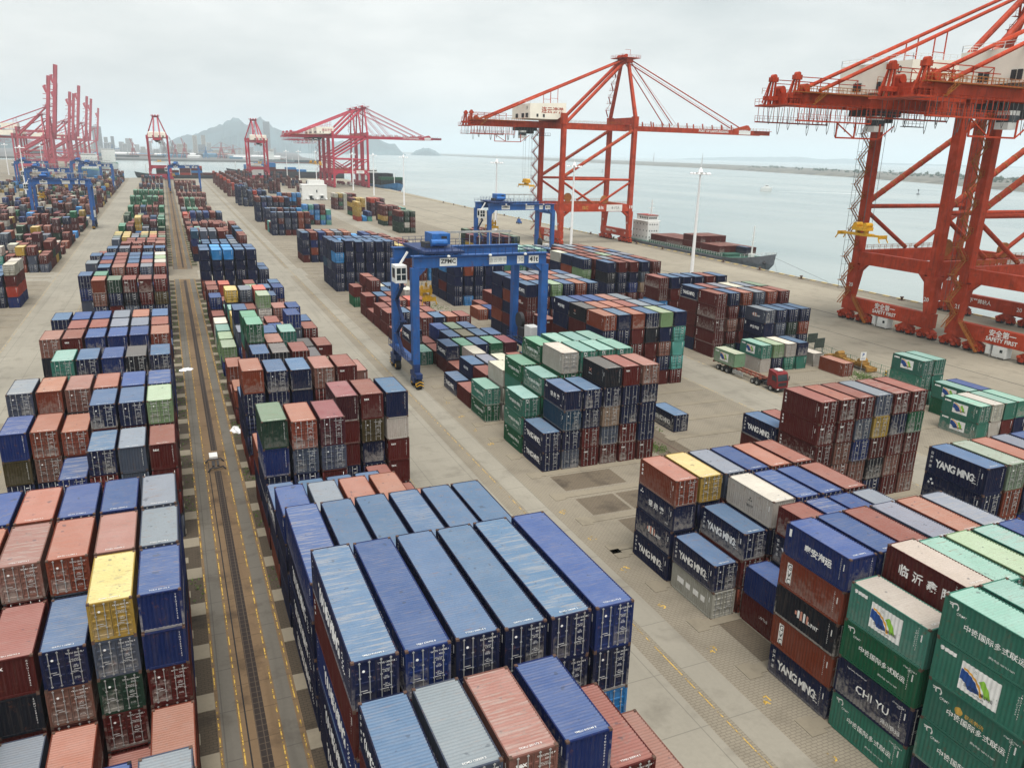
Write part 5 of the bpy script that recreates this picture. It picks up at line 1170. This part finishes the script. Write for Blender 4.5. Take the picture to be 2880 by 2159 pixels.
for k, yy in enumerate((31.0, 43.5, 56, 68.5)):
    for c_ in range(5):
        deckc(-5.2+2.6*c_, yy, 2.52, label=f"maroon container on the ship's deck, {ORD[c_]} column from quay, {ORD[k]} rank from bow, lower layer")
for c_ in range(5): deckc(-5.2+2.6*c_, 43.8, 5.13, label=f"maroon container of the upper layer on the ship, {ORD[c_]} column from quay")
deckc(2.6, 21.5, 2.52, 6.058, 'n', 'single navy container at the front of the ship deck'); deckc(5.2, 21.5, 2.52, 6.058, 'r', 'short maroon container beside the navy one at the front of the ship deck')
g = MB(); g.tube((206.4, 228, 3.6), (196.4, 214, .6), .05, 4); g.tube((206.4, 228, 3.6), (196.4, 190, .6), .05, 4); tag(g.build('mooring_line', M['wire']), 'thin mooring lines from the freighter bow to the quay', 'mooring line')
def ship(x, y, rz, L, B, zd, mat, label, cargo='', cz=0):
    o = empty('cargo_ship', (x, y, 0), label, 'cargo ship', rz=rz); hull(o, L, B, zd, [M[mat], M['antifoul'], M['deckgreen']], 3.5)
    bridge(o, -B*.42, B*.42, L*.80, L*.92, zd, zd+13+cz, 'offwhite', 4); g = MB(); g.tube((0, L*.08, zd), (0, L*.08, zd+12), .4, 6); g.build('foremast', M['offwhite'], o)
    if cargo:
        k = 0
        for i in range(int(L*.6/13)):
            nn_ = rng.randint(1, 4)
            for t_ in range(nn_):
                g = MB()
                for c_ in range(int(B/2.6)):
                    g.box(-B/2+.6+2.6*c_, -B/2+3.0+2.6*c_, L*.15+13*i, L*.15+13*i+12.2, zd+.3+2.65*t_, zd+2.9+2.65*t_, 0)
                q = g.build('deck_cargo', PAINT, o); q.color = PAL[cargo[k % len(cargo)]][0]+(1,); k += 1
    return o
ship(216, 795, 0, 150, 24, 3.0, 'shipblue', 'blue hulled ship moored behind the crimson cranes, bow toward us', 'kkgk')
ship(-36, 1052, R(-90), 160, 22, 3.5, 'shipblack', 'black hulled container ship with its bow showing left of the rear crimson crane', 'rkrurOr', 2)
ship(70, 1090, R(-90), 150, 22, 8, 'shipblack', 'container ship with tall stacks of sky blue and maroon boxes at the far quay', 'ruur', 4)
ship(-88, 1080, R(3), 180, 26, 5, 'shipblue', 'light blue ship moored under the rose red cranes', '', 6)
ship(-84, 1420, R(3), 190, 28, 6, 'offwhite', 'white ship moored beyond the light blue one', '', 10)
ship(430, 2330, R(90), 190, 28, 5, 'shipblack', 'dark bulk carrier with white superstructure lying at the far shore', '', 8)
ship(330, 2290, R(85), 90, 16, 3, 'shipgrey', 'grey ship lying at the distant quay below the mountain')
# pilot boat and buoys
b = empty('patrol_boat', (761, 857, 0), 'small white patrol boat with a wake on the open water', 'boat', rz=R(60)); hull(b, 16, 5, 1.4, [M['offwhite'], M['offwhite'], M['offwhite']], 1); b.scale = (1, 1, 1)
g = MB(); g.box(-1.8, 1.8, 5, 12, 1.4, 3.2); g.box(-1.5, 1.5, 6, 10.5, 3.2, 4.8); g.beam((0, 9, 4.8), (0, 9, 7.4), .2); g.build('cabin', M['offwhite'], b)
g = MB(); g.box(-1.52, 1.52, 5.97, 6.0, 3.6, 4.5); g.box(-1.53, 1.53, 6.4, 10, 3.7, 4.4); g.build('window', M['glass'], b)
g = MB(); a0 = Vector((761, 857, -3.56)); d = Vector((math.cos(R(-28)), math.sin(R(-28)), 0)); pn = Vector((-d.y, d.x, 0)); n = 14
wv = []
for i in range(n+1): q = a0+d*(8+9*i)+Vector((0, 0, 0)); wd = 1.2+.25*i; wv += [q-pn*wd, q+pn*wd]
g.add(wv, [(2*i, 2*i+1, 2*i+3, 2*i+2) for i in range(n)]); WK = simple('foam', (.62, .66, .66), .6, var=.2); tag(g.build('wake', WK), 'white wake trailing behind the patrol boat', kind='structure')
for (x, y), l in (((962, 791), 'small dark channel buoy on the open water near crane 20'), ((1029, 1794), 'tiny distant channel buoy seen between the legs of crane 19')):
    o = empty('channel_buoy', (x, y, -3.6), l, 'buoy', 'channel buoys'); g = MB(); g.lathe([(.3, -.4), (2.2, 0), (2.2, .9), (.5, 1.2)], n=12); g.build('float', M['shipblack'], o); g = MB(); g.beam((0, 0, 1), (0, 0, 7), .5); g.lathe([(.9, 5), (.9, 6.4), (.1, 7.4)], n=8); g.build('topmark', M['shipblack'], o)
# ------------------------------------------------------------------ lamp masts
def mast(label):
    o = empty('floodlight_mast', (0, 0, 0), label, 'floodlight mast', 'white floodlight masts'); g = MB(); g.lathe([(.75, 0), (.62, .3), (.55, 8), (.28, 34)], n=12); g.build('pole', M['lampwhite'], o)
    g = MB(); g.lathe([(.3, 33.6), (.8, 33.9), (.9, 34.3), (.5, 35.2), (.15, 35.8)], n=14); g.beam((0, 0, 36), (0, 0, 38.5), .08); g.build('crown', M['lampwhite'], o)
    g = MB(); 
    for i in range(12):
        a = 2*PI*i/12; x, y = 2.6*math.cos(a), 2.6*math.sin(a); g.beam((1.2*math.cos(a), 1.2*math.sin(a), 34.1), (x, y, 34.1), .1)
    for i in range(24): a, b_ = 2*PI*i/24, 2*PI*(i+1)/24; g.beam((2.6*math.cos(a), 2.6*math.sin(a), 34.1), (2.6*math.cos(b_), 2.6*math.sin(b_), 34.1), .1)
    g.build('ring', M['grail'], o)
    g = MB()
    for i in range(12): a = 2*PI*(i+.5)/12; x, y = 2.9*math.cos(a), 2.9*math.sin(a); g.lathe([(.15, .1), (.5, -.2), (.5, -.55)], (x, y, 34.1), 8)
    g.build('floodlight', M['lampwhite'], o); return o
m0 = mast('tall white floodlight mast standing right of crane 19 by the ship'); m0.location = (157.6, 211.5, 0)
for (x, y), l in (((159.5, 302), 'white floodlight mast standing in front of the near leg of crane 19'), ((152, 371), 'white floodlight mast left of crane 19 beyond the blue gantry'), ((158.5, 566), 'white floodlight mast right of the yellow and maroon stacks'), ((166, 690), 'white floodlight mast behind the yellow stacks'), ((166, 775), 'white floodlight mast in front of the crimson crane group'),
                  ((169, 1000), 'white floodlight mast left of the crimson crane group'), ((150, 1010), 'far white floodlight mast over the end of the quay'), ((136, 1015), 'farthest right white floodlight mast on the end quay'), ((-100, 700), 'white floodlight mast by the far left yellow stacks'), ((-125, 1010), 'white floodlight mast under the rose red cranes'), ((-168, 1000), 'short looking white mast at the left edge beneath the rose cranes'), ((-172, 1100), 'distant white mast second from the left edge')): sub(m0, (x, y, 0), l)
# ------------------------------------------------------------------ truck with trailer
t = empty('truck', (94.6, 98.4, 0), 'red truck pulling an empty front trailer section with one green container', 'truck')
def wheel(par, x, y, r_=.52, wd=.55):
    g = MB(); g.tube((x-wd/2, y, r_), (x+wd/2, y, r_), r_, 18); w_ = g.build('tyre', M['tyre'], par); g = MB(); g.tube((x-wd/2-.01, y, r_), (x+wd/2+.01, y, r_), r_*.55, 12); g.build('rim', M['bar'], w_)
g = MB(); P_ = [(0, .75), (0, 2.0), (.35, 3.25), (.55, 3.45), (2.3, 3.75), (2.45, 1.0), (1.9, .75)]
g.add([(-1.25, y, z) for y, z in P_]+[(1.25, y, z) for y, z in P_], [tuple(range(7)), tuple(range(7, 14))[::-1]]+[(i, i+7, (i+1) % 7+7, (i+1) % 7) for i in range(7)]); cab = g.build('cab', M['truckred'], t)
g = MB(); g.add([(-1.1, .035, 2.02), (1.1, .035, 2.02), (1.05, .32, 3.12), (-1.05, .32, 3.12)], [(0, 1, 2, 3)]); g.v = [(x, y-.04, z) for x, y, z in g.v]
for s in (-1, 1): g.add([(s*1.26, .35, 2.05), (s*1.26, 1.35, 2.05), (s*1.26, 1.35, 2.95), (s*1.26, .55, 2.95)], [(0, 1, 2, 3)])
g.build('windscreen', M['glass'], cab)
g = MB(); g.box(-.9, .9, -.03, 0, 1.15, 1.75); g.box(-1.2, 1.2, -.1, .25, .45, .75); 
for s in (-1, 1): g.box(s*1.25-.05+s*.2, s*1.25+.05+s*.2, .05, .2, 2.0, 2.8)
g.build('grille', M['dark'], cab); g = MB()
for s in (-1, 1): g.box(s*1.0-.18, s*1.0+.18, -.13, -.09, .55, .75)
g.build('headlight', M['offwhite'], cab); g = MB(); g.box(-.5, .6, .9, 2.0, 3.62, 3.85); g.build('roof_box', M['offwhite'], cab)
g = MB(); g.box(-.55, -.35, 2.4, 6.6, .8, 1.05); g.box(.35, .55, 2.4, 6.6, .8, 1.05); g.box(-.9, .9, 2.7, 3.6, .55, 1.2); g.box(-.6, .6, 5.0, 5.8, 1.05, 1.25); g.build('tractor_frame', M['dark'], t)
g = MB(); 
for x in (-.75, .45): g.box(x, x+.3, 4.3, 17.6, 1.25, 1.5)
for i in range(12): g.box(-1.2, 1.2, 4.6+1.15*i, 4.75+1.15*i, 1.28, 1.42)
g.box(-1.22, 1.22, 4.3, 4.5, 1.25, 1.55); g.box(-1.22, 1.22, 17.5, 17.7, 1.2, 1.5); g.build('trailer_chassis', M['chassis'], t)
for x in (-1.0, 1.0):
    for y in (1.45, 5.0, 6.2, 13.4, 14.7, 16.0): wheel(t, x, y)
g = MB(); g.box(-1.2, -1.0, 9, 11.8, .5, 1.2); g.box(1.0, 1.2, 9, 11.8, .5, 1.2); g.build('side_guard', M['bar'], t)
def loose(col, x, y, z, label, end='b', mk='Q', em='', L=6.058, rz=0):
    o = empty('shipping_container', (x, y, z), label, 'shipping container', rz=rz); wall, rf = PAL[col]
    for what in ('frame', 'side_panel', 'end_panel', 'roof'):
        p = link(what, part_mesh(L, 2.591, end, what), o); p.color = wall+(1,)
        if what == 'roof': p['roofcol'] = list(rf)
    for k in (0, 1): d = link('door', part_mesh(L, 2.591, end, 'door', k), o); d.color = wall+(1,); link('locking_bar', part_mesh(L, 2.591, end, 'locking_bar', k), d)
    for m_ in mk: link('lettering', mark_mesh(m_, L, 2.591), o)
    return o
PAL['T'] = ((.17, .29, .17), (.44, .46, .34)); loose('T', 94.6, 98.4+14.5, 1.52, 'pale green container with an arc emblem riding on the rear of the truck trailer')
# small trucks and lift vehicles on the far apron
def small_truck(col, x, y, rz, label, box=True):
    o = empty('truck', (x, y, 0), label, 'truck', 'small trucks on the distant apron', rz); g = MB(); g.frustum((0, 0, 1.7), (0, 2.2, 1.8), 2.4, 2.2, 2.4, 2.8); g.build('cab', M[col], o)
    g = MB(); g.box(-1.22, 1.22, 2.8, 14.5, 1.2, 3.9 if box else 1.5); g.build('load', M['truckred' if box else 'dark'], o)
    g = MB()
    for x_ in (-1, 1):
        for y_ in (.8, 4, 11.5, 12.8): g.tube((x_-.2, y_, .5), (x_+.2, y_, .5), .5, 10)
    g.build('wheel', M['tyre'], o)
for a in (('truckred', 172, 905, 0, 'red truck parked under the crimson cranes'), ('truckred', 178, 935, .2, 'dark red loaded truck behind the first under the crimson cranes'), ('offwhite', 184, 870, 0, 'pale truck nearest the ship under the crimson cranes'), ('truckred', 181, 893, .3, 'maroon loaded truck in the middle under the crimson cranes')): small_truck(*a)
o = empty('forklift', (182.6, 408.9, 0), 'small blue vehicle on the apron left of crane 19', 'vehicle'); g = MB(); g.box(-1, 1, 0, 3.4, .5, 1.4); g.box(-.8, .8, 1.2, 2.6, 1.4, 2.6); g.build('body', M['rtgblue'], o); g = MB()
for x_ in (-1, 1):
    for y_ in (.6, 2.8): g.tube((x_-.15, y_, .45), (x_+.15, y_, .45), .45, 10)
g.build('wheel', M['tyre'], o)
# ------------------------------------------------------------------ white building
o = empty('office_building', (104.5, 636, 0), 'white box shaped port building with a smaller upper storey', 'building', rz=R(-3)); g = MB(); g.box(-9.5, 9.5, -8, 10, 0, 11.2); g.box(-9.6, 9.6, -8.1, 10.1, 10.9, 11.3); g.box(-4, 8, -5, 6, 11.2, 14.6); g.build('wall', M['offwhite'], o)
g = MB()
for i in range(5): g.box(-9.56, -9.5, -6+3*i, -4.6+3*i, 6.5, 8.5); g.box(-9.56, -9.5, -6+3*i, -4.6+3*i, 1.5, 3.5)
g.box(1.2, 2.2, -8.06, -8, 5.5, 7.5); g.box(-3.8, -2.0, -8.06, -8, 0, 3.2); g.box(4.6, 6.4, -8.06, -8, 0, 3.2); g.build('window', M['glass'], o)
g = MB()
for x in (-2.9, 5.5): g.box(x-1.6, x+1.6, -9.8, -8, 3.3, 3.6)
for i in range(7): g.box(-7.5+2.5*i, -6.2+2.5*i, -8.7, -8.02, .3, 1.4)
g.build('canopy', M['offwhite'], o)
for i, (x, c_) in enumerate(((-6, 'offwhite'), (-2.6, 'dark'), (1, 'offwhite'), (4.5, 'grail'), (8, 'offwhite'), (12, 'offwhite'))):
    q = empty('parked_car', (104.5+x, 624, 0), ['white car parked first from the left before the white building', 'black car parked second before the white building', 'white car parked third before the white building', 'grey car parked fourth before the white building', 'white car parked fifth before the white building', 'white car parked rightmost beside the white building'][i], 'car', 'cars parked before the white building')
    g = MB(); g.box(-.9, .9, 0, 4.4, .35, .95); g.frustum((0, 1.0, 1.15), (0, 3.9, 1.15), 1.5, .5, 1.5, .5); g.build('body', M[c_], q); g = MB()
    for a in (-.8, .8):
        for b_ in (.8, 3.5): g.tube((a-.1, b_, .33), (a+.1, b_, .33), .33, 10)
    g.build('wheel', M['tyre'], q)
# ------------------------------------------------------------------ quay furniture
bo = empty('bollard', (0, 0, 0), '', 'bollard', 'rusty bollards along the quay edge'); g = MB(); g.lathe([(.5, 0), (.35, .2), (.3, .6), (.55, .8), (.5, 1.05), (.1, 1.1)], n=12); g.build('post', M['castrust'], bo); g = MB(); g.box(-.7, .7, -.7, .7, 0, .12); g.build('base_plate', M['castrust'], bo)
ys = [118, 160, 201, 222, 243, 264, 285, 306, 327, 350, 373, 396, 419, 442, 465, 490, 515, 540, 565, 590]
for i, y in enumerate(ys):
    l = f"rusty bollard, {ORD[i]} from the right along the quay edge"
    if i == 0: bo.location = (quay(y)-1.3, y, 0); bo['label'] = l
    else: sub(bo, (quay(y)-1.3, y, 0), l)
# fence, signs, spreaders stored on the ground
o = empty('mesh_fence', (0, 0, 0), 'green wire mesh fence beside the small quayside storage area', 'fence'); g = MB(); f_ = [(124.5, 124), (122, 112), (121.5, 99), (117.5, 97.5)]
for (xa, ya), (xb, yb) in zip(f_, f_[1:]):
    n = max(2, int(math.hypot(xb-xa, yb-ya)/2.6))
    for i in range(n+1): x, y = xa+(xb-xa)*i/n, ya+(yb-ya)*i/n; g.beam((x, y, 0), (x, y, 1.9), .08)
    for z in (.2, 1.0, 1.8): g.beam((xa, ya, z), (xb, yb, z), .05)
    for i in range(n*5): x, y = xa+(xb-xa)*i/n/5, ya+(yb-ya)*i/n/5; g.beam((x, y, .2), (x, y, 1.8), .02)
GF = simple('fence_green', (.10, .20, .13), .6); g.build('panel', GF, o)
for (x, y), l in (((121.5, 119.5), 'left dark green notice board on two posts by the fence'), ((119.5, 115.5), 'right dark green notice board on two posts by the fence')):
    o = empty('notice_board', (x, y, 0), l, 'notice board', 'dark notice boards'); g = MB(); g.box(-1.3, 1.3, -.06, .06, 2.0, 4.0); g.build('board', M['signgrey'], o); g = MB(); g.beam((-1, 0.1, 0), (-1, .1, 4), .12); g.beam((1, .1, 0), (1, .1, 4), .12); g.build('post', M['grail'], o)
o = empty('parking_sign', (119.2, 104, 0), 'white and blue parking sign on a post by the fence', 'sign', rz=R(-10)); g = MB(); g.box(-.6, .6, -.03, .03, 2.3, 3.9); g.build('panel', M['offwhite'], o); g = MB(); g.text("P", .9, (0, -.04, 3.35), (1, 0, 0), (0, 0, 1), 0, .03); g.text("停车", .4, (0, -.04, 2.6), (1, 0, 0), (0, 0, 1)); g.build('lettering', M['navyp'], o); g = MB(); g.beam((0, .08, 0), (0, .08, 3.9), .08); g.build('post', M['grail'], o)
for i, (x, y, rz, l) in enumerate(((121.2, 111.5, .1, 'rusty yellow lifting frame lying left behind the orange container'), (120.9, 105.5, -.1, 'rusty yellow lifting frame lying right behind the orange container'))):
    o = empty('lifting_frame', (x, y, 0), l, 'lifting frame', 'old lifting frames', rz); g = MB(); g.box(-.5, .5, -2.6, 2.6, .5, 1.0); g.box(-1.2, 1.2, -2.8, -2.4, .2, .9); g.box(-1.2, 1.2, 2.4, 2.8, .2, .9); g.box(-1, 1, -.9, .9, 1.0, 1.5); g.tube((-.9, 0, 1.7), (.9, 0, 1.7), .5, 10)
    for a in (-1, 1): g.beam((a*.9, -2.6, .9), (a*.3, 0, 1.2), .14); g.beam((a*.9, 2.6, .9), (a*.3, 0, 1.2), .14)
    g.build('beam', M['yelrust'], o)
o = empty('striped_post', (119.0, 98.2, 0), 'black and yellow striped gate post by the green fence', 'post'); g = MB()
for i in range(6): g.box(-.12, .12, -.12, .12, .3*i, .3*i+.3, i % 2)
g.build('post', [M['dark'], M['yel']], o)
o = empty('water_barrier', (116.8, 95.6, 0), 'white perforated block at the end of the green fence', 'barrier'); g = MB(); g.box(-.35, .35, -1.1, 1.1, 0, 1.0); g.build('block', M['offwhite'], o); g = MB()
for y in (-.6, 0, .6): g.tube((-.36, y, .6), (.36, y, .6), .17, 10)
g.build('hole', M['dark'], o)
# plastic sheets and cable hook on the rail strip
def blob(name, x, y, s, z, mat, label, cat, seed):
    r = random.Random(seed); g = MB(); n = 18; m_ = 5; vs = [(0, 0, z)]
    for j in range(1, m_+1):
        for i in range(n): a = 2*PI*i/n; q = s*j/m_*(1+.35*math.sin(2*a+seed)+.2*r.uniform(-1, 1)); vs.append((q*math.cos(a), q*.8*math.sin(a)*1.5, z*(1-(j/m_)**2)*r.uniform(.6, 1.1)+.02))
    fs = [(0, 1+i, 1+(i+1) % n) for i in range(n)]+[(1+(j-1)*n+i, 1+j*n+i, 1+j*n+(i+1) % n, 1+(j-1)*n+(i+1) % n) for j in range(1, m_) for i in range(n)]; g.add(vs, fs); o = g.build(name, mat); o.location = (x, y, 0); tag(o, label, cat)
blob('plastic_sheet', -.2, 145.5, 1.0, .35, M['film'], 'crumpled white plastic sheet lying on the left gantry runway', 'plastic sheet', 1)
blob('plastic_bag', 5.6, 109.8, .85, .7, M['film'], 'bulging white bag lying against the centre block stack', 'bag', 4)
o = empty('cable_guide', (2.0, 99.5, 0), 'black cable guide hooks with a white box on the rail strip', 'cable guide'); g = MB(); g.box(-.45, .55, .3, 1.9, .0, .35); g.build('box', M['offwhite'], o)
g = MB(); g.path([(-1.0, -.9, .15), (-.6, -.4, .3), (.2, -.5, .3), (.9, -.4, .3), (1.2, -.9, .1)], .09, 6, 0); g.path([(-.8, -4.0, .1), (-.4, -3.4, .3), (.4, -3.5, .3), (1.0, -3.2, .3), (1.3, -3.6, .1)], .09, 6, 0); g.box(-.25, .0, -2.4, -.6, 0, .2); g.box(.35, .6, -2.4, -.6, 0, .2); g.beam((.1, -.6, .2), (.0, -3.4, .2), .08); g.build('hook', M['dark'], o)
# ------------------------------------------------------------------ far shore: town, coal piles, cranes
FS = simple('far_shore_ground', (.12, .115, .11), .95, var=.4, scale=.01)
g = MB(); sh = [(-1200, 2330), (-60, 2310), (300, 2300), (440, 2420), (520, 3400), (900, 6200), (-3500, 6600), (-3500, 2330)]; n = len(sh); g.add([(x, y, 1.2) for x, y in sh]+[(x, y, -6) for x, y in sh], [tuple(range(n))]+[(i, i+n, (i+1) % n+n, (i+1) % n) for i in range(n)]); tag(g.build('far_shore', FS), 'distant harbour shore with quays and sheds', kind='structure')
r = random.Random(11); TW = [simple('tower_pale', (.52, .53, .52), .8, var=.1), simple('tower_grey', (.36, .38, .40), .8, var=.1), simple('tower_beige', (.50, .46, .40), .8, var=.1)]
def tower(px, D, wd, ht, label, k=0, cap=False):
    o = empty('tower_block', at(px, D, 0), label, 'building', 'distant town buildings', -math.atan((px-1440)/FPX)-YAW); g = MB(); d_ = wd*.8; g.box(-wd/2, wd/2, 0, d_, 0, ht); 
    if cap: g.frustum((0, d_/2, ht), (0, d_/2, ht*1.08), wd*.7, d_*.7, wd*.45, d_*.45, upv=(0, 1, 0))
    g.build('wall', TW[k % 3], o)
    g = MB(); n = int(ht/4)
    for f in range(n): g.box(-wd/2+1, wd/2-1, -.15, 0, 2+4*f, 3.6+4*f)
    g.build('window', M['glass'], o)
tw = [(309, 3600, 34, 100, 'pointed hazy skyscraper right of the rose red cranes', 1, True), (331, 3700, 15, 62, 'left of two slim hazy towers', 0, False), (349, 3750, 13, 66, 'right of two slim hazy towers', 1, False), (393, 3500, 26, 58, 'hazy block left of the crimson crane seen from behind', 0, False),
      (766, 3900, 30, 150, 'very tall slim hazy tower left of the crimson crane group', 1, False), (571, 3700, 18, 78, 'left tower of the hazy pair before the mountain', 2, False), (594, 3700, 17, 80, 'right tower of the hazy pair before the mountain', 2, False), (481, 3400, 15, 70, 'hazy tower right of the rear left crimson crane', 0, False)]
for a in tw: tower(*a)
kinds = ['pale', 'grey', 'beige']
for i in range(34):
    px = 230+i*17+r.uniform(-6, 6); k = r.randrange(3); h_ = r.uniform(18, 55)*(1 if px < 620 else .8)
    tower(px, r.uniform(3000, 4800), r.uniform(14, 36), h_, f"{kinds[k]} hazy town building, {ORD[i]} from the left along the far shore" if i < 20 else f"{kinds[k]} hazy town building, {ORD[33-i]} from the right along the far shore", k)
SH = [simple('shed_blue', (.07, .17, .26), .7), simple('shed_grey', (.3, .31, .31), .8), simple('coal', (.035, .033, .033), .95), simple('shed_white', (.6, .6, .58), .7), simple('shed_rust', (.2, .12, .10), .8)]
sl_ = ['blue', 'grey', 'black', 'white', 'rusty']
for i in range(40):
    px = 150+i*16.5+r.uniform(-5, 5); D = r.uniform(2560, 2950) if px < 700 else r.uniform(2520, 2600); k = r.randrange(5); o = empty('shed', at(px, D, 1.2), f"low {sl_[k]} shed or heap, {ORD[i] if i < 20 else ORD[39-i]} from the {'left' if i < 20 else 'right'} along the distant quay", 'shed', 'sheds on the far shore', -YAW); g = MB(); wd = r.uniform(15, 45); h_ = r.uniform(5, 14); g.add([(-wd, -8, 0), (wd, -8, 0), (wd, 8, 0), (-wd, 8, 0), (-wd, -8, h_*.7), (wd, -8, h_*.7), (wd, 8, h_*.7), (-wd, 8, h_*.7), (-wd, 0, h_), (wd, 0, h_)], [(0, 1, 5, 4), (1, 2, 6, 9, 5), (2, 3, 7, 6), (3, 0, 4, 8, 7), (4, 5, 9, 8), (6, 7, 8, 9)]); g.build('wall', SH[k], o)
def portal_crane(px, D, s, mat, label, kind=0):
    o = empty('portal_crane', at(px, D, 1.2), label, 'harbour crane', 'distant harbour cranes', -YAW); o.scale = (s, s, s); g = MB()
    for a in (-1, 1):
        for b_ in (-1, 1): g.beam((a*8, b_*8, 0), (a*3, b_*3, 18), 1.6)
    g.box(-4, 4, -4, 4, 17, 20); g.build('portal', mat, o); g = MB(); g.box(-3.5, 3.5, -3, 4, 20, 26); g.beam((0, 0, 26), (1.5, 0, 40), 2.2); g.build('tower', mat, o); g = MB()
    if kind == 0: g.beam((1, 0, 24), (-7, 0, 52), 1.4); g.beam((1.5, 0, 40), (-7, 0, 52), .6); g.beam((1.5, 0, 40), (7, 0, 30), 1.0)
    else: g.beam((-26, 0, 27), (28, 0, 29), 1.8); g.beam((0, 0, 42), (-26, 0, 27), .6); g.beam((0, 0, 42), (28, 0, 29), .6)
    g.build('jib', mat, o)
PCm = simple('far_crane_red', (.30, .08, .08), .7); PCb = simple('far_crane_blue', (.04, .14, .30), .7); PCg = simple('far_crane_grey', (.2, .17, .17), .7)
for a in ((402, 2620, 1.0, PCm, 'distant red harbour crane left of the rear crimson crane', 0), (487, 2600, 1.1, PCg, 'distant grey harbour crane right of the rear crimson crane', 0), (509, 2650, 1.15, PCg, 'dark grey harbour crane with a steep jib on the far shore', 0), (516, 2620, .95, PCm, 'red harbour crane close beside the dark grey steep one', 0), (541, 2600, 1.1, PCm, 'red harbour crane with a steep jib before the white sheds', 0), (640, 2620, 1.15, PCm, 'wide red unloading crane before the mountain', 1), (672, 2700, 1.0, PCm, 'second wide red unloading crane before the mountain', 1),
          (598, 2560, .8, PCb, 'blue unloading machine on the far quay', 1), (345, 2560, .8, PCb, 'left blue unloading machine on the far quay', 1)): portal_crane(*a)
# woods on the breakwater
r = random.Random(9); g = MB()
LN = [((2250, 2750), 1), ((1950, 1900), 1), ((1750, 1300), 1), ((1500, 850), 1), ((1300, 500), 1)]
for i in range(330):
    u = r.random()**.9*3.999; k = int(u); (xa, ya), (xb, yb) = LN[k][0], LN[k+1][0]; f = u-k; dn = .35+.65*(math.sin(i*.37)*.5+.5)
    x = xa+(xb-xa)*f+r.uniform(170, 420); y = ya+(yb-ya)*f+r.uniform(130, 330); s = r.uniform(6, 15)*dn
    g.frustum((x, y, .2), (x, y, s*.5), s*.07, s*.07, s*.04, s*.04, 1)
    for c_ in range(6):
        cx, cy, cz, cr_ = x+r.uniform(-.7, .7)*s, y+r.uniform(-.7, .7)*s, s*r.uniform(.25, .8), s*r.uniform(.18, .34)
        for q_ in range(14):
            a = Vector((r.gauss(0, 1), r.gauss(0, 1), r.gauss(0, .8))).normalized()*cr_*r.uniform(.6, 1.05); u_ = Vector((r.gauss(0, 1), r.gauss(0, 1), r.gauss(0, 1))).normalized()*s*.12; v_ = a.cross(u_); v_ = v_.normalized()*s*.12 if v_.length else u_
            p_ = Vector((cx, cy, cz))+a; g.add([p_-u_, p_+v_, p_+u_, p_-v_], [(0, 1, 2, 3)])
tag(g.build('woodland', [M['leaf'], M['bark']]), 'far off belt of dark green trees along the low breakwater', 'woodland', kind='stuff')
for px, D in ((1807, 4900), (1938, 4300)):
    o = empty('transmission_mast', at(px, D, 0), 'slim lattice mast standing on the distant breakwater, '+('left' if px < 1900 else 'right')+' one of two', 'mast', 'masts on the breakwater'); g = MB(); g.frustum((0, 0, 0), (0, 0, 62), 5, 5, .8, .8); g.build('lattice', M['grail'], o)
# ------------------------------------------------------------------ haze
hz, t, b = newmat('haze'); t.nodes.clear(); o_ = N(t, 'ShaderNodeOutputMaterial'); pv = N(t, 'ShaderNodeVolumePrincipled'); pv.inputs['Color'].default_value = (.84, .94, 1, 1); pv.inputs['Density'].default_value = .00011; pv.inputs['Anisotropy'].default_value = 0.0
t.links.new(pv.outputs[0], o_.inputs['Volume'])
g = MB(); g.box(-31000, 41000, -4000, 46000, -8.5, 420); h = g.build('haze', hz); tag(h, 'thin pale sea haze over the whole harbour', kind='stuff')
